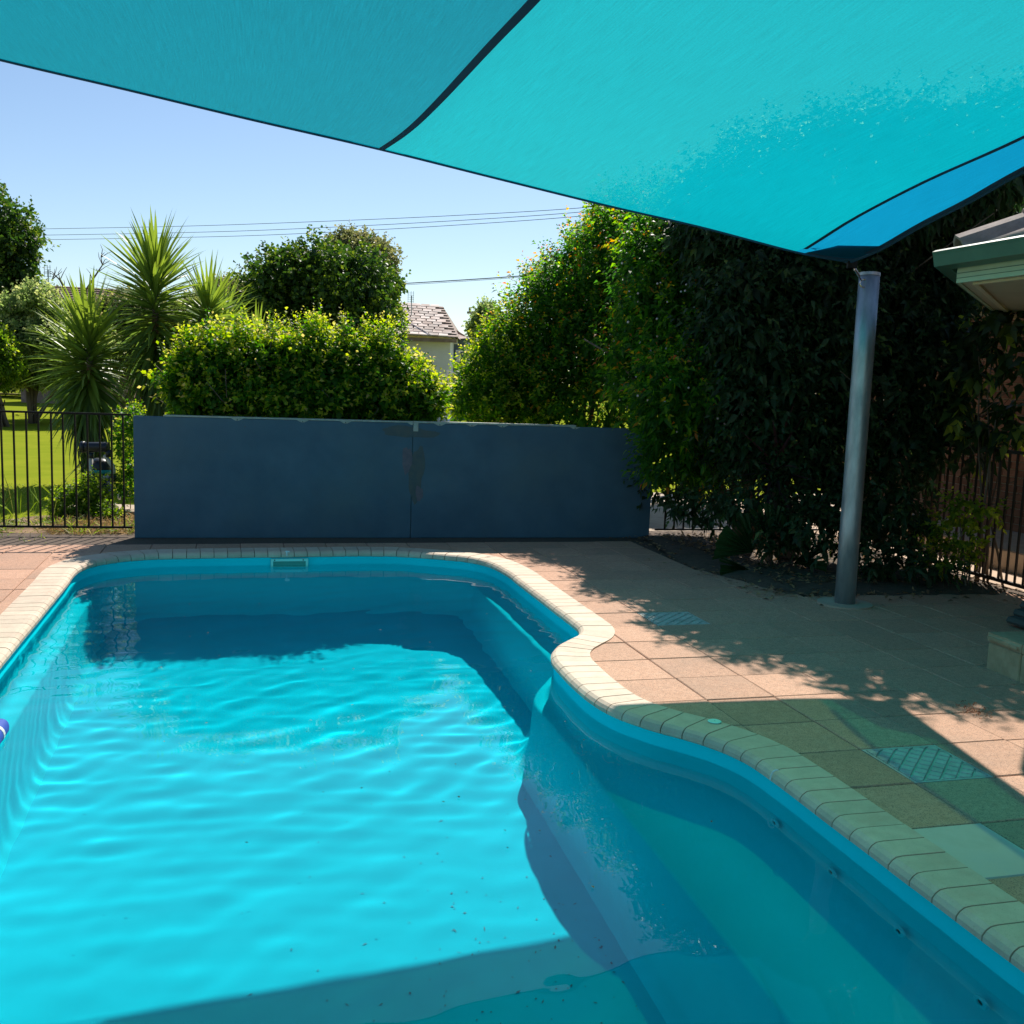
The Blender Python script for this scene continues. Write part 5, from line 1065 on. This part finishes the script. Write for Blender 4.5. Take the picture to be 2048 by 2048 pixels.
pl = empty('power_pole', at(957, 640, 60).xy.to_3d(), 0, label='timber power pole with cross arm behind the small tree right of the tiled house', cat='power pole'); o1 = pl.location.copy(); b = bmesh.new(); zt = at(957, 618, 60).z; tube(b, [(0, 0, 0), (0, 0, zt)], .15, 8, r1=.12); bm_obj('pole', b, parent=pl, mat=M['wood'])
b = bmesh.new(); a, c = at(934, 625, 60) - o1, at(985, 627, 60) - o1; box(b, a.x, c.x, -.06, .06, a.z - .06, a.z + .06); bm_obj('cross_arm', b, parent=pl, mat=M['wood'])
b = bmesh.new(); q = at(942, 638, 60) - o1; tube(b, [a + Vector((.3, 0, 0)), Vector((0, 0, q.z - .2))], .03, 4); tube(b, [a + Vector((.15, 0, .05)), a + Vector((.15, 0, .3))], .06, 6); bm_obj('brace', b, parent=pl, mat=M['wood'])
def wire(pts, Y, r, label):
    P = [at(x, y, yy) for (x, y), yy in zip(pts, Y)]; b = bmesh.new(); C = cr3(P, 10); o0 = P[0]; tube(b, [p - o0 for p in C], r, 4); e = bm_obj('power_line', b, mat=M['wire']); e.location = o0; tag(e, label=label, cat='power line', group='overhead power lines')
wl = ['uppermost', 'middle', 'lowest']
for k, (y0, ym, y1) in enumerate(((458.5, 446, 411), (471, 459, 419), (480, 469, 427))):
    wire([(-60, y0 + 2), (45, y0), (330, (y0 + ym) / 2 + 1), (560, ym), (900, (ym + y1) / 2 + 3), (1215, y1), (1500, y1 - 40)], [70, 68, 64, 60, 55, 50, 46], .016, f'{wl[k]} of the three thin parallel power lines crossing the sky under the sail')
wire([(700, 573), (782, 568.5), (1000, 555), (1160, 541), (1400, 515)], [45, 44, 40, 37, 33], .022, 'thicker dark service line crossing the sky just above the tiled house')
wire([(700, 577), (782, 571.5), (1000, 557.5), (1160, 542.5), (1400, 516)], [45, 44, 40, 37, 33], .010, 'thin service line hanging just under the thicker one above the tiled house')
wire([(985, 632), (1010, 630), (1040, 627), (1070, 622)], [60, 58, 56, 54], .014, 'short power line running right from the cross arm of the power pole')
# wire mesh fence far left
fy = 54; wf = empty('wire_fence', at(-60, 783, fy).xy.to_3d(), 0, label='far black wire mesh fence with a pale kerb across the lawn at the left', cat='fence'); o1 = wf.location.copy()
xr = (at(420, 780, fy) - o1).x; hz = .95
b = bmesh.new(); box(b, 0, xr, -.03, .03, hz - .03, hz + .03); bm_obj('top_rail', b, parent=wf, mat=M['galv'])
for k in range(6): b = bmesh.new(); tube(b, [(k * xr / 5 + .5, 0, -.05), (k * xr / 5 + .5, 0, hz)], .035, 6); bm_obj('post', b, parent=wf, mat=M['galv'])
b = bmesh.new()
for k in range(int(xr / .12)):
    x = k * .12
    for s in (1, -1):
        a = Vector((x, 0, .08)); c = Vector((x + s * .85, 0, .93)); sd = Vector((.009, 0, 0)); quad(b, [a - sd, a + sd, c + sd, c - sd])
tag(bm_obj('wire_mesh', b, parent=wf, mat=M['black']), kind='stuff')
b = bmesh.new(); box(b, 0, xr, -.1, .1, -.04, .07); bm_obj('kerb', b, parent=wf, mat=M['concrete'])
# debris: small leaves on the pool floor and a few floating
rs = np.random.RandomState(23); n = 300; pu = np.clip(rs.normal(1.05, .42, n), -.6, 1.5); pv = np.clip(rs.normal(3.3, .8, n), 1.6, 6.5); zf = np.array([FW(v) for v in pv]) + .006
Bp = np.stack([pu * CR - pv * SR, pu * SR + pv * CR, zf], 1)
me = leaves_mesh('sunken_debris', Bp, unit(np.c_[rs.normal(size=(n, 2)), np.zeros(n)]), np.tile([[0, 0, 1.]], (n, 1)), rs.uniform(.006, .032, n) * rs.rand(n) ** 2 + .006, rs.uniform(.002, .006, n), rs.rand(n), droop=0, fold=.05)
o = link('sunken_debris', me, mat=mat('wet_debris', (.01, .16, .21), .6)); tag(o, kind='stuff', label='specks and small leaves sunk on the pool floor'); o.cycles.is_caustics_receiver = True
n = 40; pu = rs.uniform(-.5, 1.9, n); pv = rs.uniform(3, 8, n); Bp = np.stack([pu * CR - pv * SR, pu * SR + pv * CR, np.full(n, -.114)], 1)
me = leaves_mesh('floating_debris', Bp, unit(np.c_[rs.normal(size=(n, 2)), np.zeros(n)]), np.tile([[0, 0, 1.]], (n, 1)), rs.uniform(.006, .022, n), rs.uniform(.002, .006, n), rs.rand(n), droop=0)
tag(link('floating_debris', me, mat=M['dryleaf']), kind='stuff')
